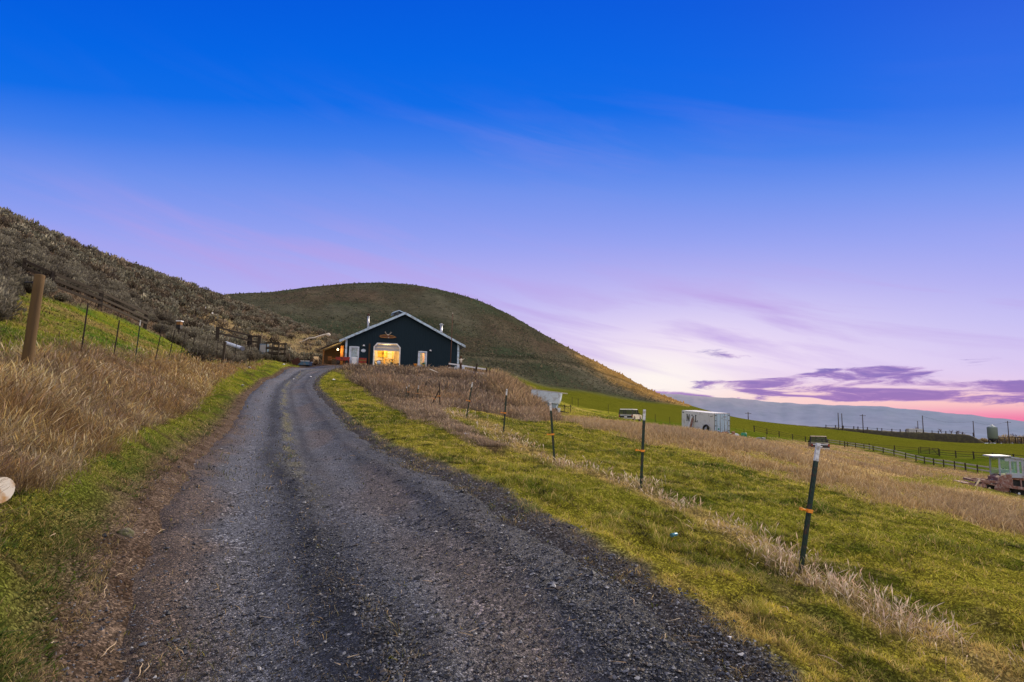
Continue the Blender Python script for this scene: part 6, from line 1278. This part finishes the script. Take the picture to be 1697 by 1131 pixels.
wheel(t, .35, -.62, .02, .42, .3, M_bluewhite); wheel(t, .35, .62, .02, .42, .3); wheel(t, 2.0, -.62, .02, .42, .3); wheel(t, 2.0, .62, .02, .42, .3); wheel(t, -1.5, -.55, .25, .45, .32, M_cream); wheel(t, -1.5, .55, .25, .45, .32)
q = MB(); q.tube([(-.74, -.72, 1.1), (-.86, -.78, 1.15)], .03); q.box((-.9, -.8, 1.15), (.07, .07, .1)); q.build("tail_light", M_black, t)
q = MB(); q.beam((-2.6, -.8, .72), (-.9, -.8, .68), .14, .16); q.beam((-2.6, .8, .72), (-.9, .8, .68), .14, .16); q.beam((-2.55, -.8, .72), (-2.55, .8, .72), .14, .14); q.beam((-1.7, -.8, .70), (-1.7, .8, .70), .14, .14); q.build("rear_frame", M_rpurp, t)
q = MB(); q.box((-2.95, -.1, .55), (.75, 1.7, .06)); q.box((-2.95, -.95, .36), (.72, .05, .36)); q.build("platform", M_rpurp, t)
q = MB(); q.beam((-2.75, -1.0, .1), (-2.2, -.9, .80), .07, .1); q.build("lift_arm", M_cream, t)
for k in range(5):
    q = MB(); x = -2.35 + .32 * k if k < 2 else -1.0 + .22 * (k - 2); q.lathe((0, 0, 0), [(.02, .05), (.18, .03), (.30, -.03), (.31, -.035), (.18, .02), (.02, .04)], 16); o = q.build("disc", M_rpurp, t); o.location = (x, -.92, .28); o.rotation_euler = (math.pi / 2 + .2, .25, .2)
for k in range(8): MB().beam((rng.uniform(-2.3, -.6), rng.uniform(-.9, -.3), rng.uniform(.25, .75)), (rng.uniform(-2.3, -.4), rng.uniform(-1, -.4), rng.uniform(.2, .8)), .06, .07).build("linkage", [M_rust, M_rpurp, M_galv][k % 3], t)

# ------------------------------------------------------------------ small things lying about
p = hit(-5, 868); b = Vector((p[0], p[1], zg(p[0], p[1]) + .13)); t = thing("cut_log", "cut log with a white sawn end at the left edge of the bank", "log", b)
ax = Vector((-.85, .22, .06)); q = MB(); q.tube([Vector((0, 0, 0)), ax * .5, ax], [.108, .115, .11], 18); q.build("bark", wood("bark", (.12, .09, .06), (.06, .045, .03)), t)
q = MB(); q.cyl(-ax.normalized() * .008, ax.normalized() * .001, .102, .104, 22, False); m, nt_, out = new_mat("sawn_wood"); co = obj_co(nt_); f_ = noise(nt_, 14, 6, .7, co, 1.5); f2 = noise(nt_, 5, 4, .6, co)
principled(nt_, out, mixc(nt_, ramp(nt_, f2, [(.48, (0, 0, 0)), (.62, (1, 1, 1))]), mixc(nt_, f_, (.62, .57, .47), (.80, .77, .68)), (.45, .26, .10)), .9, 0, .1); q.build("sawn_end", m, t)
p = hit(209, 886); t = thing("rock", "mossy grey rock at the foot of the left bank", "rock", (p[0], p[1], zg(p[0], p[1]))); q = MB(); bm = bmesh.new(); bmesh.ops.create_icosphere(bm, subdivisions=3, radius=.075)
for v in bm.verts: v.co *= 1 + .35 * (float(vnoise(np.array([v.co.x * 22 + 5]), np.array([v.co.y * 22 + v.co.z * 31]), 3)[0]) - .5)
me = bpy.data.meshes.new("stone"); bm.to_mesh(me); bm.free(); me.materials.append(solid("mossy_rock", (.16, .145, .10), .95, var=.4, vscale=30, dirt=(.09, .10, .03), dirt_scale=16, bump_s=.8)); o = link("stone", me, t); o.scale = (1, .8, .7)
p = hit(1117, 888); t = thing("drink_can", "crushed light blue drink can lying in the right verge", "can", (p[0], p[1], zg(p[0], p[1]) + .03), .6); t.scale = (.8, .8, .8); q = MB(); q.cyl((-.05, 0, .02), (.05, 0, .022), .026, .022, 16); q.build("shell", solid("blue_can", (.08, .26, .36), .35, .4), t); MB().cyl((.0505, 0, .022), (.055, 0, .022), .021, .019, 14).build("lid", M_steel, t)
scr = [(402, 641, .28, "flat white scrap on the left edge of the drive below the corral"), (487, 630, .25, "white scrap lying on the drive where it bends"), (515, 626, .2, "white scrap near the right edge of the bend in the drive"), (553, 631, .3, "white lump in the grass at the inside of the bend"), (413, 612, .3, "white scrap in the green grass left of the bend"), (474, 598, .5, "large white scrap beside the blue truck bed"), (484, 597, .3, "round white scrap just left of the rusty sheet"), (470, 605, .3, "pale scrap in the grass left of the drive's crest"),
       (1210, 1066, .022, "tiny white scrap at the right edge of the gravel, nearest the camera"), (772, 722, .16, "white scrap under the pale weeds below the thin white topped post")]
for i, (x, y, s, l) in enumerate(scr):
    p = hit(x, y); z = zg(p[0], p[1]); tq, _s = roadcoord(np.array([p[0]]), np.array([p[1]])); z = max(z, float(Hroad(np.array([p[0]]), np.array([p[1]]))[0]) if abs(tq[0]) < 2 else z) + .03
    q = MB(); n_ = 9; rr_ = [s * rng.uniform(.35, .6) for _ in range(n_)]; hh_ = [rng.uniform(0, .3) * s for _ in range(n_)]
    q.add([(0, 0, .35 * s)] + [(rr_[k] * math.cos(k * math.tau / n_), rr_[k] * math.sin(k * math.tau / n_), hh_[k]) for k in range(n_)] + [(0, 0, -.02)], [(0, 1 + k, 1 + (k + 1) % n_) for k in range(n_)] + [(n_ + 1, 1 + (k + 1) % n_, 1 + k) for k in range(n_)])
    o = q.build("scrap_litter", M_white); o.location = (p[0], p[1], z); tag(o, l, "litter", "white scraps lying about")
M_straw = solid('straw_stem', (.42, .32, .21), .8, var=.3, vscale=40)
tw = [((165, 1096), (192, 1067), .03, "long curved pale twig on the dirt left of the gravel"), ((564, 1008), (597, 999), .01, "straight pale stick lying on the dark centre ridge of the drive"), ((227, 1129), (234, 1103), .02, "left one of two short straws at the bottom edge of the dirt"), ((237, 1122), (246, 1104), .02, "right one of two short straws at the bottom edge of the dirt"), ((171, 998), (174, 972), .02, "short upright twig on the mossy verge"), ((190, 960), (204, 956), .01, "tiny pale twig between the moss and the dirt"), ((213, 938), (217, 930), .01, "tiny straw on the dirt below the mossy rock"), ((258, 888), (273, 881), .01, "small twig on the dirt right of the mossy rock"), ((78, 905), (86, 898), .05, "bent twig on the left bank above the dark soil"), ((288, 1080), (304, 1090), .01, "short stick at the left edge of the gravel"), ((1044, 995), (1052, 1010), .01, "dry stem at the right edge of the gravel, far one"), ((1100, 1067), (1103, 1055), .01, "dry stem at the right edge of the gravel, near one"), ((1355, 1090), (1398, 1112), .03, "long dry stalk lying in the near right grass"), ((1296, 1010), (1308, 1020), .02, "short dry stalk in the middle of the right verge")]
for (x0, y0), (x1, y1), bend, l in tw:
    a, b = hit(x0, y0), hit(x1, y1)
    for q in (a, b): q[2] = max(zg(q[0], q[1]), float(hsmooth(np.array([q[0]]), np.array([q[1]]))[0])) + .018
    a, b = Vector(a), Vector(b); mid = (a + b) / 2 + Vector((bend, 0, .012)); q = MB(); d_ = b - a; sd_ = Vector((d_.y, -d_.x, 0)) * .05; q.tube([d_ * (k / 6) + sd_ * math.sin(k * 1.3 + x0) * math.sin(math.pi * k / 6) + Vector((bend * .6 * math.sin(math.pi * k / 6), 0, .010 * math.sin(math.pi * k / 6))) for k in range(7)], [.002, .003, .0035, .0035, .003, .0025, .0015], 6); o = q.build("twig", M_straw); o.location = a; tag(o, l, "twig", "dry twigs on and beside the drive")
for o in S.objects:
    if o.parent is None and o.get('category') and not o.get('kind'): o['kind'] = 'thing'
